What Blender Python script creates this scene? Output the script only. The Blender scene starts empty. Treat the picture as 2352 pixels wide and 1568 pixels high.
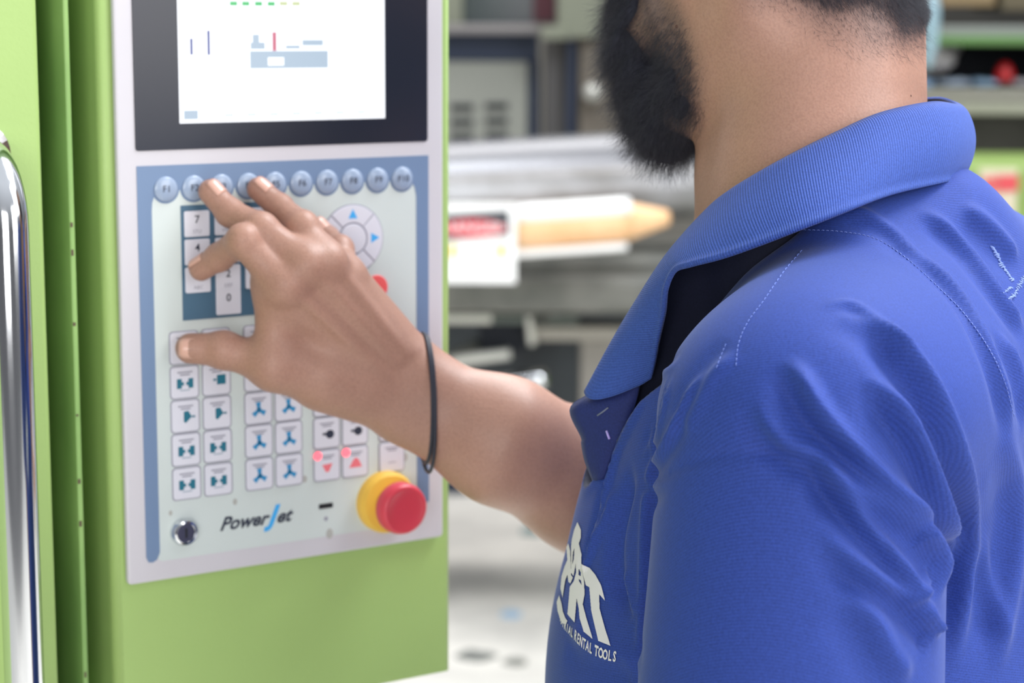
import bpy, bmesh, math, random
import numpy as np
from mathutils import Vector, Matrix
from mathutils.bvhtree import BVHTree

random.seed(7)
rng = np.random.default_rng(7)
scene = bpy.context.scene
COL = scene.collection

# ------------------------------------------------------------------ camera
# solved from the vanishing points of the control panel: focal length 4600 px
FPX = 4600.0
_D = np.array([-140.0, 28400.0, FPX]); _D /= np.linalg.norm(_D)
_Z = -_D
_f = np.array([0, 0, 1.0]); _Y = _f - _f @ _Z * _Z; _Y /= np.linalg.norm(_Y)
_X = np.cross(_Y, _Z)
WM = np.array([_X, _Y, _Z])
CAM = np.array([0.0, 0.0, 1.6])


def P(px, py, d):
    """world point seen at a pixel of the photograph, at real depth d (m)"""
    return CAM + WM @ np.array([(px - 1176) / FPX * d, (py - 784) / FPX * d, d])


def pix(pts):
    c = (np.asarray(pts) - CAM) @ WM
    return np.stack([1176 + FPX * c[..., 0] / c[..., 2], 784 + FPX * c[..., 1] / c[..., 2]], -1)


cam_d = bpy.data.cameras.new('camera')
cam = bpy.data.objects.new('camera', cam_d)
COL.objects.link(cam)
cam_d.sensor_width = 36.0
cam_d.lens = FPX / 2352 * 36.0
cam_d.clip_start = 0.02
cam_d.clip_end = 100
R3 = np.array([WM @ [1, 0, 0], WM @ [0, -1, 0], WM @ [0, 0, -1]]).T
M4 = Matrix([[*R3[i], CAM[i]] for i in range(3)] + [[0, 0, 0, 1]])
cam.matrix_world = M4
cam_d.dof.use_dof = True
cam_d.dof.focus_distance = 1.065
cam_d.dof.aperture_fstop = 7.0
cam_d.dof.aperture_blades = 7
scene.camera = cam

# ------------------------------------------------------------------ world, lights, exposure
scene.view_settings.view_transform = 'Standard'
scene.view_settings.look = 'None'
scene.view_settings.gamma = 1.0
scene.view_settings.use_curve_mapping = False
scene.view_settings.exposure = 0.43
wd = bpy.data.worlds.new('hall_daylight')
scene.world = wd
wd.use_nodes = True
_nt = wd.node_tree
_bg = _nt.nodes['Background']
_tc = _nt.nodes.new('ShaderNodeTexCoord')
_sx = _nt.nodes.new('ShaderNodeSeparateXYZ')
_nt.links.new(_tc.outputs['Generated'], _sx.inputs[0])
_rp = _nt.nodes.new('ShaderNodeValToRGB')
_nt.links.new(_sx.outputs['Z'], _rp.inputs[0])
_rp.color_ramp.elements[0].position = 0.0
_rp.color_ramp.elements[0].color = (0.17, 0.17, 0.18, 1)
_rp.color_ramp.elements[1].position = 0.8
_rp.color_ramp.elements[1].color = (1.0, 1.04, 1.10, 1)
_nt.links.new(_rp.outputs[0], _bg.inputs[0])
_bg.inputs[1].default_value = 0.66


def area(name, loc, target, size, size_y, power, col):
    l = bpy.data.lights.new(name, 'AREA')
    l.shape = 'RECTANGLE'; l.size = size; l.size_y = size_y; l.energy = power; l.color = col
    o = bpy.data.objects.new(name, l); COL.objects.link(o)
    o.location = loc
    o.rotation_euler = (Vector(target) - Vector(loc)).to_track_quat('-Z', 'Y').to_euler()
    return o


area('roof_light_right', (3.4, 0.6, 3.6), (0.1, 1.2, 1.2), 2.4, 3.0, 85, (0.97, 0.98, 1.0))
area('roof_light_behind', (1.5, 2.1, 4.5), (0.3, 1.15, 1.2), 2.4, 1.6, 155, (0.92, 0.96, 1.0))
area('roof_light_left', (-0.4, 3.3, 4.0), (-0.1, 1.2, 1.2), 2.4, 1.4, 45, (0.96, 0.98, 1.0))
area('fill_light_right', (3.6, -1.7, 2.4), (-0.1, 1.3, 1.35), 2.2, 2.2, 62, (1.0, 0.98, 0.96))  # fill lamp added on the camera's right to brighten the panel
area('fill_light_front', (-0.3, -3.0, 1.8), (-0.1, 1.3, 1.1), 2.2, 1.6, 58, (1.0, 0.98, 0.96))  # unseen frontal fill, added to lift the panel, hand and forearm
area('roof_light_far', (0.0, 6.0, 5.2), (0.2, 5.6, 0.0), 5.0, 3.0, 200, (1.0, 0.98, 0.96))


# ------------------------------------------------------------------ helpers
def lin(c):
    return tuple((x / 255 / 12.92 if x / 255 <= 0.04045 else ((x / 255 + 0.055) / 1.055) ** 2.4) for x in c)


def mat(name, rgb, rough=0.5, metal=0.0, spec=0.5, noise=0.0, nscale=20.0, bump=0.0, bscale=200.0,
        emit=None, estr=1.0, coat=0.0, alpha=1.0, trans=0.0, sheen=0.0, rgb2=None, ior=1.45, detail=3.0):
    m = bpy.data.materials.new(name)
    m.use_nodes = True
    nt = m.node_tree
    b = nt.nodes['Principled BSDF']
    c = lin(rgb)
    b.inputs['Base Color'].default_value = (*c, 1)
    b.inputs['Roughness'].default_value = rough
    b.inputs['Metallic'].default_value = metal
    b.inputs['Specular IOR Level'].default_value = spec
    b.inputs['Coat Weight'].default_value = coat
    b.inputs['Alpha'].default_value = alpha
    b.inputs['Transmission Weight'].default_value = trans
    b.inputs['Sheen Weight'].default_value = sheen
    b.inputs['IOR'].default_value = ior
    if emit:
        b.inputs['Emission Color'].default_value = (*lin(emit), 1)
        b.inputs['Emission Strength'].default_value = estr
    if noise > 0 or bump > 0:
        tc = nt.nodes.new('ShaderNodeTexCoord')
    if noise > 0:
        n = nt.nodes.new('ShaderNodeTexNoise'); n.inputs['Scale'].default_value = nscale
        n.inputs['Detail'].default_value = detail
        nt.links.new(tc.outputs['Object'], n.inputs['Vector'])
        r = nt.nodes.new('ShaderNodeValToRGB')
        r.color_ramp.elements[0].position = 0.35; r.color_ramp.elements[1].position = 0.65
        c2 = lin(rgb2) if rgb2 else tuple(x * (1 - noise) for x in c)
        r.color_ramp.elements[0].color = (*c2, 1); r.color_ramp.elements[1].color = (*c, 1)
        nt.links.new(n.outputs['Fac'], r.inputs[0])
        nt.links.new(r.outputs[0], b.inputs['Base Color'])
    if bump > 0:
        n2 = nt.nodes.new('ShaderNodeTexNoise'); n2.inputs['Scale'].default_value = bscale
        nt.links.new(tc.outputs['Object'], n2.inputs['Vector'])
        bp = nt.nodes.new('ShaderNodeBump'); bp.inputs['Strength'].default_value = bump
        bp.inputs['Distance'].default_value = 0.001
        nt.links.new(n2.outputs['Fac'], bp.inputs['Height'])
        nt.links.new(bp.outputs[0], b.inputs['Normal'])
    return m


def link(name, me, m=None, parent=None, label=None, cat=None, group=None, kind=None, smooth=False):
    o = bpy.data.objects.new(name, me)
    COL.objects.link(o)
    if m is not None and hasattr(me, 'materials'):
        if not len(me.materials):
            me.materials.append(m)
    if parent is not None:
        o.parent = parent
    if smooth and hasattr(me, 'polygons'):
        me.polygons.foreach_set('use_smooth', [True] * len(me.polygons))
    props(o, label, cat, group, kind)
    return o


def props(o, label=None, cat=None, group=None, kind=None):
    if label: o['label'] = label
    if cat: o['category'] = cat
    if group: o['group'] = group
    if kind: o['kind'] = kind
    return o


def empty(name, loc, label, cat, group=None, rot=0.0):
    o = bpy.data.objects.new(name, None)
    COL.objects.link(o)
    o.location = loc
    o.rotation_euler = (0, 0, rot)
    return props(o, label, cat, group)


def mesh_of(bm, name='m'):
    me = bpy.data.meshes.new(name)
    bm.normal_update()
    bm.to_mesh(me); bm.free()
    return me


def box_bm(lo, hi, bev=0.0, seg=2, bm=None):
    own = bm is None
    b = bmesh.new()
    bmesh.ops.create_cube(b, size=1)
    lo = Vector(lo); hi = Vector(hi)
    for v in b.verts:
        v.co = Vector((lo[i] + (v.co[i] + .5) * (hi[i] - lo[i]) for i in range(3)))
    if bev > 0:
        bmesh.ops.bevel(b, geom=b.edges[:], offset=bev, segments=seg, profile=0.5, affect='EDGES')
    if own:
        return b
    me = mesh_of(b); bm.from_mesh(me); bpy.data.meshes.remove(me)
    return bm


def prism_bm(pts, y0, y1, bev=0.0, seg=2, axis='y'):
    """outline in (x,z), extruded along y from y0 (front) to y1"""
    b = bmesh.new()
    f = [b.verts.new((x, y0, z)) for x, z in pts]
    g = [b.verts.new((x, y1, z)) for x, z in pts]
    ff = b.faces.new(f); b.faces.new(g[::-1])
    n = len(pts)
    for i in range(n):
        b.faces.new((f[(i + 1) % n], f[i], g[i], g[(i + 1) % n]))
    bmesh.ops.recalc_face_normals(b, faces=b.faces[:])
    if bev > 0:
        ed = [e for e in ff.edges]
        bmesh.ops.bevel(b, geom=ed, offset=bev, segments=seg, profile=0.5, affect='EDGES')
    return b


def rrect(cx, cz, w, h, r, seg=4):
    pts = []
    for qx, qz, a0 in ((1, 1, 0), (-1, 1, 90), (-1, -1, 180), (1, -1, 270)):
        for k in range(seg + 1):
            a = math.radians(a0 + 90 * k / seg)
            pts.append((cx + qx * (w / 2 - r) + r * math.cos(a), cz + qz * (h / 2 - r) + r * math.sin(a)))
    return pts


def ellipse(cx, cz, a, b, n=28):
    return [(cx + a * math.cos(2 * math.pi * k / n), cz + b * math.sin(2 * math.pi * k / n)) for k in range(n)]


def lathe_bm(prof, n=32, axis='y'):
    """profile (r, h) revolved around local -Y (h grows towards the viewer)"""
    b = bmesh.new()
    rings = []
    for r, h in prof:
        ring = []
        for k in range(n):
            a = 2 * math.pi * k / n
            if axis == 'y': co = (r * math.cos(a), -h, r * math.sin(a))
            elif axis == 'z': co = (r * math.cos(a), r * math.sin(a), h)
            else: co = (h, r * math.cos(a), r * math.sin(a))
            ring.append(b.verts.new(co))
        rings.append(ring)
    for i in range(len(rings) - 1):
        for k in range(n):
            b.faces.new((rings[i][k], rings[i][(k + 1) % n], rings[i + 1][(k + 1) % n], rings[i + 1][k]))
    b.faces.new(rings[0][::-1]); b.faces.new(rings[-1])
    bmesh.ops.recalc_face_normals(b, faces=b.faces[:])
    return b


def tube_bm(path, r, n=16, bm=None, cap=True, rz=None):
    """round tube along 3-D points; r is a number or one per point"""
    b = bm or bmesh.new()
    pts = [Vector(p) for p in path]
    rr = r if hasattr(r, '__len__') else [r] * len(pts)
    prev = None; rings = []
    for i, p in enumerate(pts):
        t = (pts[min(i + 1, len(pts) - 1)] - pts[max(i - 1, 0)]).normalized()
        if prev is None:
            a = t.orthogonal().normalized()
        else:
            a = (prev - t * prev.dot(t)).normalized()
        prev = a
        c = t.cross(a)
        rings.append([b.verts.new(p + (a * math.cos(2 * math.pi * k / n) + c * math.sin(2 * math.pi * k / n)) * rr[i]) for k in range(n)])
    for i in range(len(rings) - 1):
        for k in range(n):
            b.faces.new((rings[i][k], rings[i][(k + 1) % n], rings[i + 1][(k + 1) % n], rings[i + 1][k]))
    if cap:
        b.faces.new(rings[0][::-1]); b.faces.new(rings[-1])
    bmesh.ops.recalc_face_normals(b, faces=b.faces[:])
    return b


def obox(name, lo, hi, m, parent=None, bev=0.004, **k):
    return link(name, mesh_of(box_bm(lo, hi, bev)), m, parent, **k)


def catmull(pts, n):
    """resample a polyline of points smoothly into n points"""
    pts = np.asarray(pts, float)
    q = np.vstack([2 * pts[0] - pts[1], pts, 2 * pts[-1] - pts[-2]])
    out = []
    m = len(pts) - 1
    for t in np.linspace(0, m, n):
        i = min(int(t), m - 1); s = t - i
        p0, p1, p2, p3 = q[i], q[i + 1], q[i + 2], q[i + 3]
        out.append(0.5 * ((2 * p1) + (-p0 + p2) * s + (2 * p0 - 5 * p1 + 4 * p2 - p3) * s * s + (-p0 + 3 * p1 - 3 * p2 + p3) * s ** 3))
    return np.array(out)


# ---- implicit surfaces: signed distances, smooth union, surface nets
def rcone(p, a, b, r1, r2):
    a = np.asarray(a); b = np.asarray(b)
    ba = b - a; pa = p - a
    t = np.clip(pa @ ba / (ba @ ba), 0, 1)
    d = np.linalg.norm(pa - t[:, None] * ba, axis=1)
    return d - (r1 + (r2 - r1) * t)


def ellip(p, c, s, R=None):
    q = p - np.asarray(c)
    if R is not None:
        q = q @ R.T
    s = np.asarray(s)
    k = np.linalg.norm(q / s, axis=1)
    k2 = np.linalg.norm(q / (s * s), axis=1) + 1e-9
    return k * (k - 1.0) / k2


def smin(a, b, k):
    h = np.clip(0.5 + 0.5 * (b - a) / k, 0, 1)
    return b + (a - b) * h - k * h * (1 - h)


def smax(a, b, k):
    return -smin(-a, -b, k)


def grad(f, v, e):
    g = np.stack([f(v + np.eye(3)[i] * e) - f(v - np.eye(3)[i] * e) for i in range(3)], 1) / (2 * e)
    return g


def surfnets(f, lo, hi, h, blk=8, newton=2):
    lo = np.asarray(lo, float); hi = np.asarray(hi, float)
    nb = np.ceil((hi - lo) / h / blk).astype(int)
    n = nb * blk
    # coarse pass at block centres
    cc = np.stack(np.meshgrid(*[lo[i] + (np.arange(nb[i]) + .5) * blk * h for i in range(3)], indexing='ij'), -1).reshape(-1, 3)
    cv = f(cc).astype(np.float32)
    act = np.abs(cv) < blk * h * 0.5 * 1.75 * 1.6 + 0.004
    V = np.repeat(np.repeat(np.repeat(np.where(cv < 0, -1, 1).astype(np.float32).reshape(nb), blk, 0), blk, 1), blk, 2)
    off = np.stack(np.meshgrid(*[np.arange(blk)] * 3, indexing='ij'), -1).reshape(-1, 3)
    bi = np.stack(np.unravel_index(np.nonzero(act)[0], nb), 1)
    for s in range(0, len(bi), 1500):
        idx = (bi[s:s + 1500, None, :] * blk + off[None]).reshape(-1, 3)
        V[idx[:, 0], idx[:, 1], idx[:, 2]] = f(lo + idx * h)
    S = V < 0
    cs = np.zeros(tuple(n - 1), np.uint8)
    for dx in (0, 1):
        for dy in (0, 1):
            for dz in (0, 1):
                cs += S[dx:n[0] - 1 + dx, dy:n[1] - 1 + dy, dz:n[2] - 1 + dz]
    cell = (cs > 0) & (cs < 8)
    ci = np.argwhere(cell)
    ids = np.full(cell.shape, -1, np.int64); ids[ci[:, 0], ci[:, 1], ci[:, 2]] = np.arange(len(ci))
    acc = np.zeros((len(ci), 3)); cnt = np.zeros(len(ci))
    cor = [(i, j, k) for i in (0, 1) for j in (0, 1) for k in (0, 1)]
    for a in cor:
        for ax in range(3):
            if a[ax]: continue
            b = list(a); b[ax] = 1
            va = V[ci[:, 0] + a[0], ci[:, 1] + a[1], ci[:, 2] + a[2]]
            vb = V[ci[:, 0] + b[0], ci[:, 1] + b[1], ci[:, 2] + b[2]]
            m = (va < 0) != (vb < 0)
            t = np.where(m, va / np.where(m, va - vb, 1), 0)
            p = np.tile(np.array(a, float), (len(ci), 1)); p[:, ax] += t
            acc[m] += p[m]; cnt[m] += 1
    verts = lo + (ci + acc / cnt[:, None]) * h
    quads = []
    for ax in range(3):
        u, w = (ax + 1) % 3, (ax + 2) % 3
        sl0 = [slice(None)] * 3; sl1 = [slice(None)] * 3
        sl0[ax] = slice(0, n[ax] - 1); sl1[ax] = slice(1, n[ax])
        e = np.argwhere(S[tuple(sl0)] != S[tuple(sl1)])
        ok = (e[:, u] > 0) & (e[:, w] > 0) & (e[:, u] < n[u] - 1) & (e[:, w] < n[w] - 1)
        e = e[ok]
        s0 = S[e[:, 0], e[:, 1], e[:, 2]]
        q = []
        for du, dw in ((-1, -1), (0, -1), (0, 0), (-1, 0)):
            c = e.copy(); c[:, u] += du; c[:, w] += dw
            q.append(ids[c[:, 0], c[:, 1], c[:, 2]])
        q = np.stack(q, 1)
        q[~s0] = q[~s0][:, ::-1]
        quads.append(q)
    quads = np.vstack(quads)
    quads = quads[(quads >= 0).all(1)]
    for _ in range(newton):
        g = grad(f, verts, h * 0.5)
        gn = np.linalg.norm(g, axis=1, keepdims=True) + 1e-6
        st = np.clip(f(verts)[:, None] / gn, -h, h)
        verts = verts - g / gn * st
    return verts, quads


def mesh_np(name, verts, faces):
    me = bpy.data.meshes.new(name)
    verts = np.ascontiguousarray(verts, dtype=np.float32); faces = np.ascontiguousarray(faces, dtype=np.int32)
    me.vertices.add(len(verts)); me.vertices.foreach_set('co', verts.ravel())
    k = faces.shape[1]
    me.loops.add(faces.size); me.loops.foreach_set('vertex_index', faces.ravel())
    me.polygons.add(len(faces))
    me.polygons.foreach_set('loop_start', np.arange(0, faces.size, k, dtype=np.int32))
    me.polygons.foreach_set('use_smooth', np.ones(len(faces), bool))
    me.update(calc_edges=True)
    return me


def attr(me, name, vals):
    a = me.attributes.new(name, 'FLOAT', 'POINT')
    a.data.foreach_set('value', np.asarray(vals, np.float32))


def sstep(a, b, x):
    t = np.clip((x - a) / (b - a), 0, 1)
    return t * t * (3 - 2 * t)
# ------------------------------------------------------------------ materials
M_green = mat('lime_green_paint', (163, 192, 116), 0.45, noise=0.06, nscale=6, bump=0.15, bscale=350)
M_green_old = mat('lime_green_paint_scuffed', (146, 182, 108), 0.5, noise=0.3, nscale=9, rgb2=(124, 162, 92))
M_frame = mat('light_grey_frame_paint', (203, 200, 206), 0.45, noise=0.05, nscale=8)
M_overlay = mat('pale_grey_green_overlay', (203, 212, 210), 0.4, noise=0.03, nscale=12)
M_blue = mat('slate_blue_print', (112, 134, 166), 0.4)
M_padblue = mat('dark_teal_blue_print', (72, 104, 128), 0.42)
M_key = mat('white_membrane_key', (214, 214, 224), 0.35)
M_keyrim = mat('key_edge_grey', (158, 158, 170), 0.5)
M_fkey = mat('slate_function_key', (150, 166, 190), 0.25, coat=0.3)
M_bezel = mat('glossy_black_bezel', (34, 38, 50), 0.22)
M_ink = mat('dark_print', (48, 54, 70), 0.5)
M_inkgrey = mat('grey_print', (150, 150, 164), 0.5)
M_teal = mat('teal_print', (34, 108, 130), 0.5)
M_icon = mat('blue_icon_print', (52, 140, 190), 0.5)
M_sky = mat('bright_blue_print', (66, 168, 232), 0.45)
M_red = mat('emergency_red_plastic', (208, 66, 82), 0.38)
M_redkey = mat('red_key', (240, 100, 100), 0.35)
M_redink = mat('red_print', (232, 120, 130), 0.5)
M_led = mat('lit_red_led', (255, 90, 100), 0.4, emit=(255, 90, 104), estr=1.3)
M_yellow = mat('yellow_plastic_collar', (226, 182, 74), 0.4)
M_chrome = mat('chrome', (215, 218, 222), 0.12, metal=1.0)
M_lock = mat('brushed_lock_metal', (150, 150, 165), 0.3, metal=1.0)
M_dark = mat('black_rubber', (28, 30, 34), 0.6)
M_screen = mat('lit_screen_white', (40, 40, 44), 0.3, emit=(246, 249, 255), estr=1.0)
M_scr_blue = mat('screen_pale_blue', (20, 20, 24), 0.3, emit=(205, 226, 246), estr=0.6)
M_scr_green = mat('screen_green', (20, 20, 24), 0.3, emit=(100, 226, 140), estr=0.6)
M_scr_lime = mat('screen_pale_lime', (20, 20, 24), 0.3, emit=(232, 244, 190), estr=0.62)
M_scr_pink = mat('screen_pink', (20, 20, 24), 0.3, emit=(236, 130, 156), estr=0.6)
M_scr_line = mat('screen_dark_blue', (20, 20, 24), 0.3, emit=(90, 104, 190), estr=0.5)

# ------------------------------------------------------------------ control panel (local mm -> m; x right, z up, -y out)
ALPHA = math.radians(32.728)
PU = np.array([math.cos(ALPHA), math.sin(ALPHA), 0]); PN = np.array([PU[1], -PU[0], 0])
PO = P(640, 800, 1.33)


def Pn(px, py, off):
    """point on the sight line of a pixel, off metres in front of the panel face"""
    r = WM @ np.array([(px - 1176) / FPX, (py - 784) / FPX, 1.0])
    t = ((PO + PN * off - CAM) @ PN) / (r @ PN)
    return CAM + r * t


box = empty('control_box', PO, 'lime green control box with lit screen and membrane keys the hand is touching', 'control panel', rot=ALPHA)


def flat(name, pts, y, th, m, parent, bev=0.0, **k):
    """flat piece: outline in mm, front face at y mm in front of the panel face"""
    bm = prism_bm([(a / 1000, b / 1000) for a, b in pts], -(y + th) / 1000, -y / 1000, bev / 1000)
    return link(name, mesh_of(bm), m, parent, **k)


def rect(x0, z0, x1, z1):
    return [(x0, z0), (x1, z0), (x1, z1), (x0, z1)]


# housing: folded sheet box with rounded vertical edges
hb = bmesh.new()
prof = []
x0, x1, yf, yb, rr = -0.1195, 0.1338, 0.002, 0.062, 0.006
for k in range(7):
    a = math.pi / 2 * k / 6
    prof.append((x0 + rr - rr * math.cos(a), yf + rr - rr * math.sin(a)))
r2 = 0.003
for k in range(5):
    a = math.pi / 2 * k / 4
    prof.append((x1 - r2 + r2 * math.sin(a), yf + r2 - r2 * math.cos(a)))
prof += [(x1, yb), (x0, yb)]
lo_ = [hb.verts.new((x, y, -0.2465)) for x, y in prof]
hi_ = [hb.verts.new((x, y, 0.46)) for x, y in prof]
for i in range(len(prof)):
    j = (i + 1) % len(prof)
    f = hb.faces.new((lo_[i], lo_[j], hi_[j], hi_[i]))
hb.faces.new(lo_[::-1]); hb.faces.new(hi_)
bmesh.ops.recalc_face_normals(hb, faces=hb.faces[:])
for f in hb.faces:
    f.smooth = len(f.verts) == 4 and f.calc_area() < 0.003
link('housing', mesh_of(hb), M_green, box)

flat('frame', rrect(7, 142, 236, 574, 3), -0.5, 4.0, M_frame, box, bev=1.5)
flat('screen_bezel', rrect(6.8, 219, 211.5, 170, 2), 3.5, 0.7, M_bezel, box, bev=0.3)
scr = flat('screen', rect(-69, 150.5, 79.2, 262), 4.2, 0.25, M_screen, box, label='bright white lit display')
# screen contents


def scr_rect(name, x0, z0, x1, z1, m, lift=0.06):
    flat(name, rect(x0, z0, x1, z1), 4.45, lift, m, scr)


for i, xx in enumerate((-33, -24.5, -15.5, -6.5)):
    scr_rect('bar_graph', xx, 224.3, xx + 5, 226.8, M_scr_green)
for xx in (2.0, 11.0):
    scr_rect('bar_graph', xx, 224.6, xx + 5.5, 227.0, M_scr_lime)
scr_rect('level_bar', -60.8, 193.5, -59.2, 203.5, M_scr_line)
scr_rect('level_bar', -49.0, 193.3, -47.4, 208.5, M_scr_line)
scr_rect('panel_strip', -19.5, 184.5, 36.5, 195.5, M_scr_blue)
scr_rect('value_box', -7, 186.2, 4.5, 191.5, M_screen, 0.12)
scr_rect('machine_icon', -19, 196.8, -9, 201, M_scr_blue); scr_rect('machine_icon', -17.5, 201, -13, 206, M_scr_blue)
scr_rect('machine_icon', 6, 197, 16, 199, M_scr_blue); scr_rect('machine_icon', 18, 199, 33, 202.5, M_scr_blue)
scr_rect('mold_icon', -3.5, 195.6, -0.8, 207.5, M_scr_pink)
scr_rect('corner_button', -66, 153, -56.5, 158.5, M_scr_blue)
for k in range(7):
    scr_rect('menu_mark', -38 + k * 16, 154.6, -32 + k * 16, 155.5, M_scr_blue)

# slate blue border with the scalloped lower edge of the top band
FK = [(-79.3 + 19.08 * i, 109.5) for i in range(10)]
top = 124.5
bmB = bmesh.new()


def add_prism(bm, pts, y, th):
    me = mesh_of(prism_bm([(a / 1000, b / 1000) for a, b in pts], -(y + th) / 1000, -y / 1000)); bm.from_mesh(me); bpy.data.meshes.remove(me)


add_prism(bmB, [(-98.5, 108.3), (113.2, 108.3), (113.2, top), (-98.5, top)], 3.6, 0.25)
add_prism(bmB, [(-98.5, -128), (-97, -131.5), (-94, -132), (-91, -130.5), (-89, -126), (-89, 96), (-88.6, 101), (-86, 108.4), (-98.5, 108.4)], 3.6, 0.24)
add_prism(bmB, [(103.5, -118), (113.2, -118), (113.2, 108.4), (99.5, 108.4), (102.3, 103), (103.5, 97)], 3.6, 0.24)
for cx, cz in FK:
    add_prism(bmB, ellipse(cx, cz, 9.3, 9.3, 30), 3.6, 0.23)
link('border', mesh_of(bmB), M_blue, box)
flat('overlay', rrect(7.2, -4, 196, 256, 4), 3.4, 0.25, M_overlay, box)


def text(name, s, x, z, y, size, m, parent, shear=0.0, bold=0.0, align='CENTER', sx=1.0, rot=0.0):
    c = bpy.data.curves.new(name, 'FONT')
    c.body = s; c.size = size / 1000; c.align_x = align; c.align_y = 'CENTER'
    c.shear = shear; c.offset = bold / 1000; c.extrude = 0.00004
    c.resolution_u = 3
    return place_text(name, c, m, parent, x, z, y, rot, sx)


def font_mesh(c, m):
    t = bpy.data.objects.new('tmp', c); COL.objects.link(t)
    bpy.context.view_layer.update()
    me = bpy.data.meshes.new_from_object(t)
    bpy.data.objects.remove(t)
    me.materials.clear(); me.materials.append(m)
    return me


def place_text(name, c, m, parent, x, z, y, rot, sx):
    o = bpy.data.objects.new(name, font_mesh(c, m)); COL.objects.link(o)
    o.parent = parent
    o.location = (x / 1000, -y / 1000, z / 1000)
    o.rotation_euler = (math.pi / 2, rot, 0)
    o.scale = (sx, 1, 1)
    return o


# function keys: shallow domes
me_f = mesh_of(lathe_bm([(0.0080, 0.0), (0.0080, 0.0004), (0.0072, 0.0010), (0.005, 0.0016), (0.0022, 0.0019), (0.0004, 0.00195)], 28))
me_f.materials.append(M_fkey)
me_f.polygons.foreach_set('use_smooth', [True] * len(me_f.polygons))
for i, (cx, cz) in enumerate(FK):
    o = link('function_key', me_f, None, box)
    o.location = (cx / 1000, -0.0040, cz / 1000)
    text('lettering', 'F%d' % (i + 1), 0, 0, 2.1, 6.0, M_ink, o)

# number pad
pad = flat('number_pad', rect(-69.5, 24.5, -5.5, 98.5), 3.65, 0.35, M_padblue, box)
me_n = mesh_of(prism_bm([(a / 1000, b / 1000) for a, b in rrect(0, 0, 17.4, 16.6, 1.2)], -0.0008, 0, 0.0003)); me_n.materials.append(M_key)
NR = [86.5, 68.3, 50.4, 34.6]
digits = [['7', '8', '9'], ['4', '5', '6'], ['1', '2', '3'], [None, '0', None]]
subs = [['STU', 'VWX', 'YZ'], ['JKL', 'MNO', 'PQR'], ['ABC', 'DEF', 'GHI'], [None, '', None]]
for r in range(4):
    for c in range(3):
        if digits[r][c] is None: continue
        o = link('number_key', me_n, None, box)
        o.location = ((-58.7 + 21.1 * c) / 1000, -0.0040, NR[r] / 1000)
        text('lettering', digits[r][c], 0, 2.6, 0.85, 7.0, M_ink, o, bold=0.1)
        if subs[r][c]:
            text('lettering', subs[r][c], 0, -5.0, 0.85, 3.4, M_inkgrey, o)

# arrow pad: four ring segments and a round centre
AC = (54.0, 70.5)
flat('arrow_pad_base', ellipse(*AC, 23.5, 23.5, 40), 3.65, 0.25, M_keyrim, box)
for q in range(4):
    a0 = 45 + 90 * q
    pts = [(22.6 * math.cos(math.radians(a0 + 1.2 + 87.6 * k / 12)), 22.6 * math.sin(math.radians(a0 + 1.2 + 87.6 * k / 12))) for k in range(13)]
    pts += [(11.2 * math.cos(math.radians(a0 + 2 + 86 * k / 8)), 11.2 * math.sin(math.radians(a0 + 2 + 86 * k / 8))) for k in range(8, -1, -1)]
    o = flat('arrow_key', [(AC[0] + a, AC[1] + b) for a, b in pts], 3.9, 0.9, M_key, box, bev=0.3)
    ar = math.radians(90 * (q + 1)); dx, dz = math.cos(ar), math.sin(ar)
    cx, cz = AC[0] + 16.6 * dx, AC[1] + 16.6 * dz
    tri = [(cx + 3.6 * dx, cz + 3.6 * dz), (cx - 2.8 * dx - 3.4 * dz, cz - 2.8 * dz + 3.4 * dx), (cx - 2.8 * dx + 3.4 * dz, cz - 2.8 * dz - 3.4 * dx)]
    flat('arrow_mark', tri, 4.8, 0.08, M_sky, o)
flat('centre_key', ellipse(*AC, 10.0, 10.0, 30), 3.9, 1.3, M_key, box, bev=0.5, label='round centre key of the arrow pad')
flat('stop_key', ellipse(72.3, 36.2, 8.2, 8.6, 30), 3.65, 1.2, M_redkey, box, bev=0.5, label='round red membrane key')
flat('start_key', ellipse(51.0, 36.2, 8.2, 8.6, 30), 3.65, 1.2, M_padblue, box, bev=0.5, label='round dark blue membrane key')

# square function keys
me_k = mesh_of(prism_bm([(a / 1000, b / 1000) for a, b in rrect(0, 0, 18.6, 20.2, 2.0, 3)], -0.0009, 0, 0.0004)); me_k.materials.append(M_key)
me_r = mesh_of(prism_bm([(a / 1000, b / 1000) for a, b in rrect(0, 0, 20.6, 22.0, 2.6, 3)], -0.0002, 0, 0)); me_r.materials.append(M_keyrim)
KC = [-69.3, -47.0, -17.3, 4.6, 33.0, 54.6, 83.2]
KR = [7.0, -15.5, -37.8, -60.0, -82.4]


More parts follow.
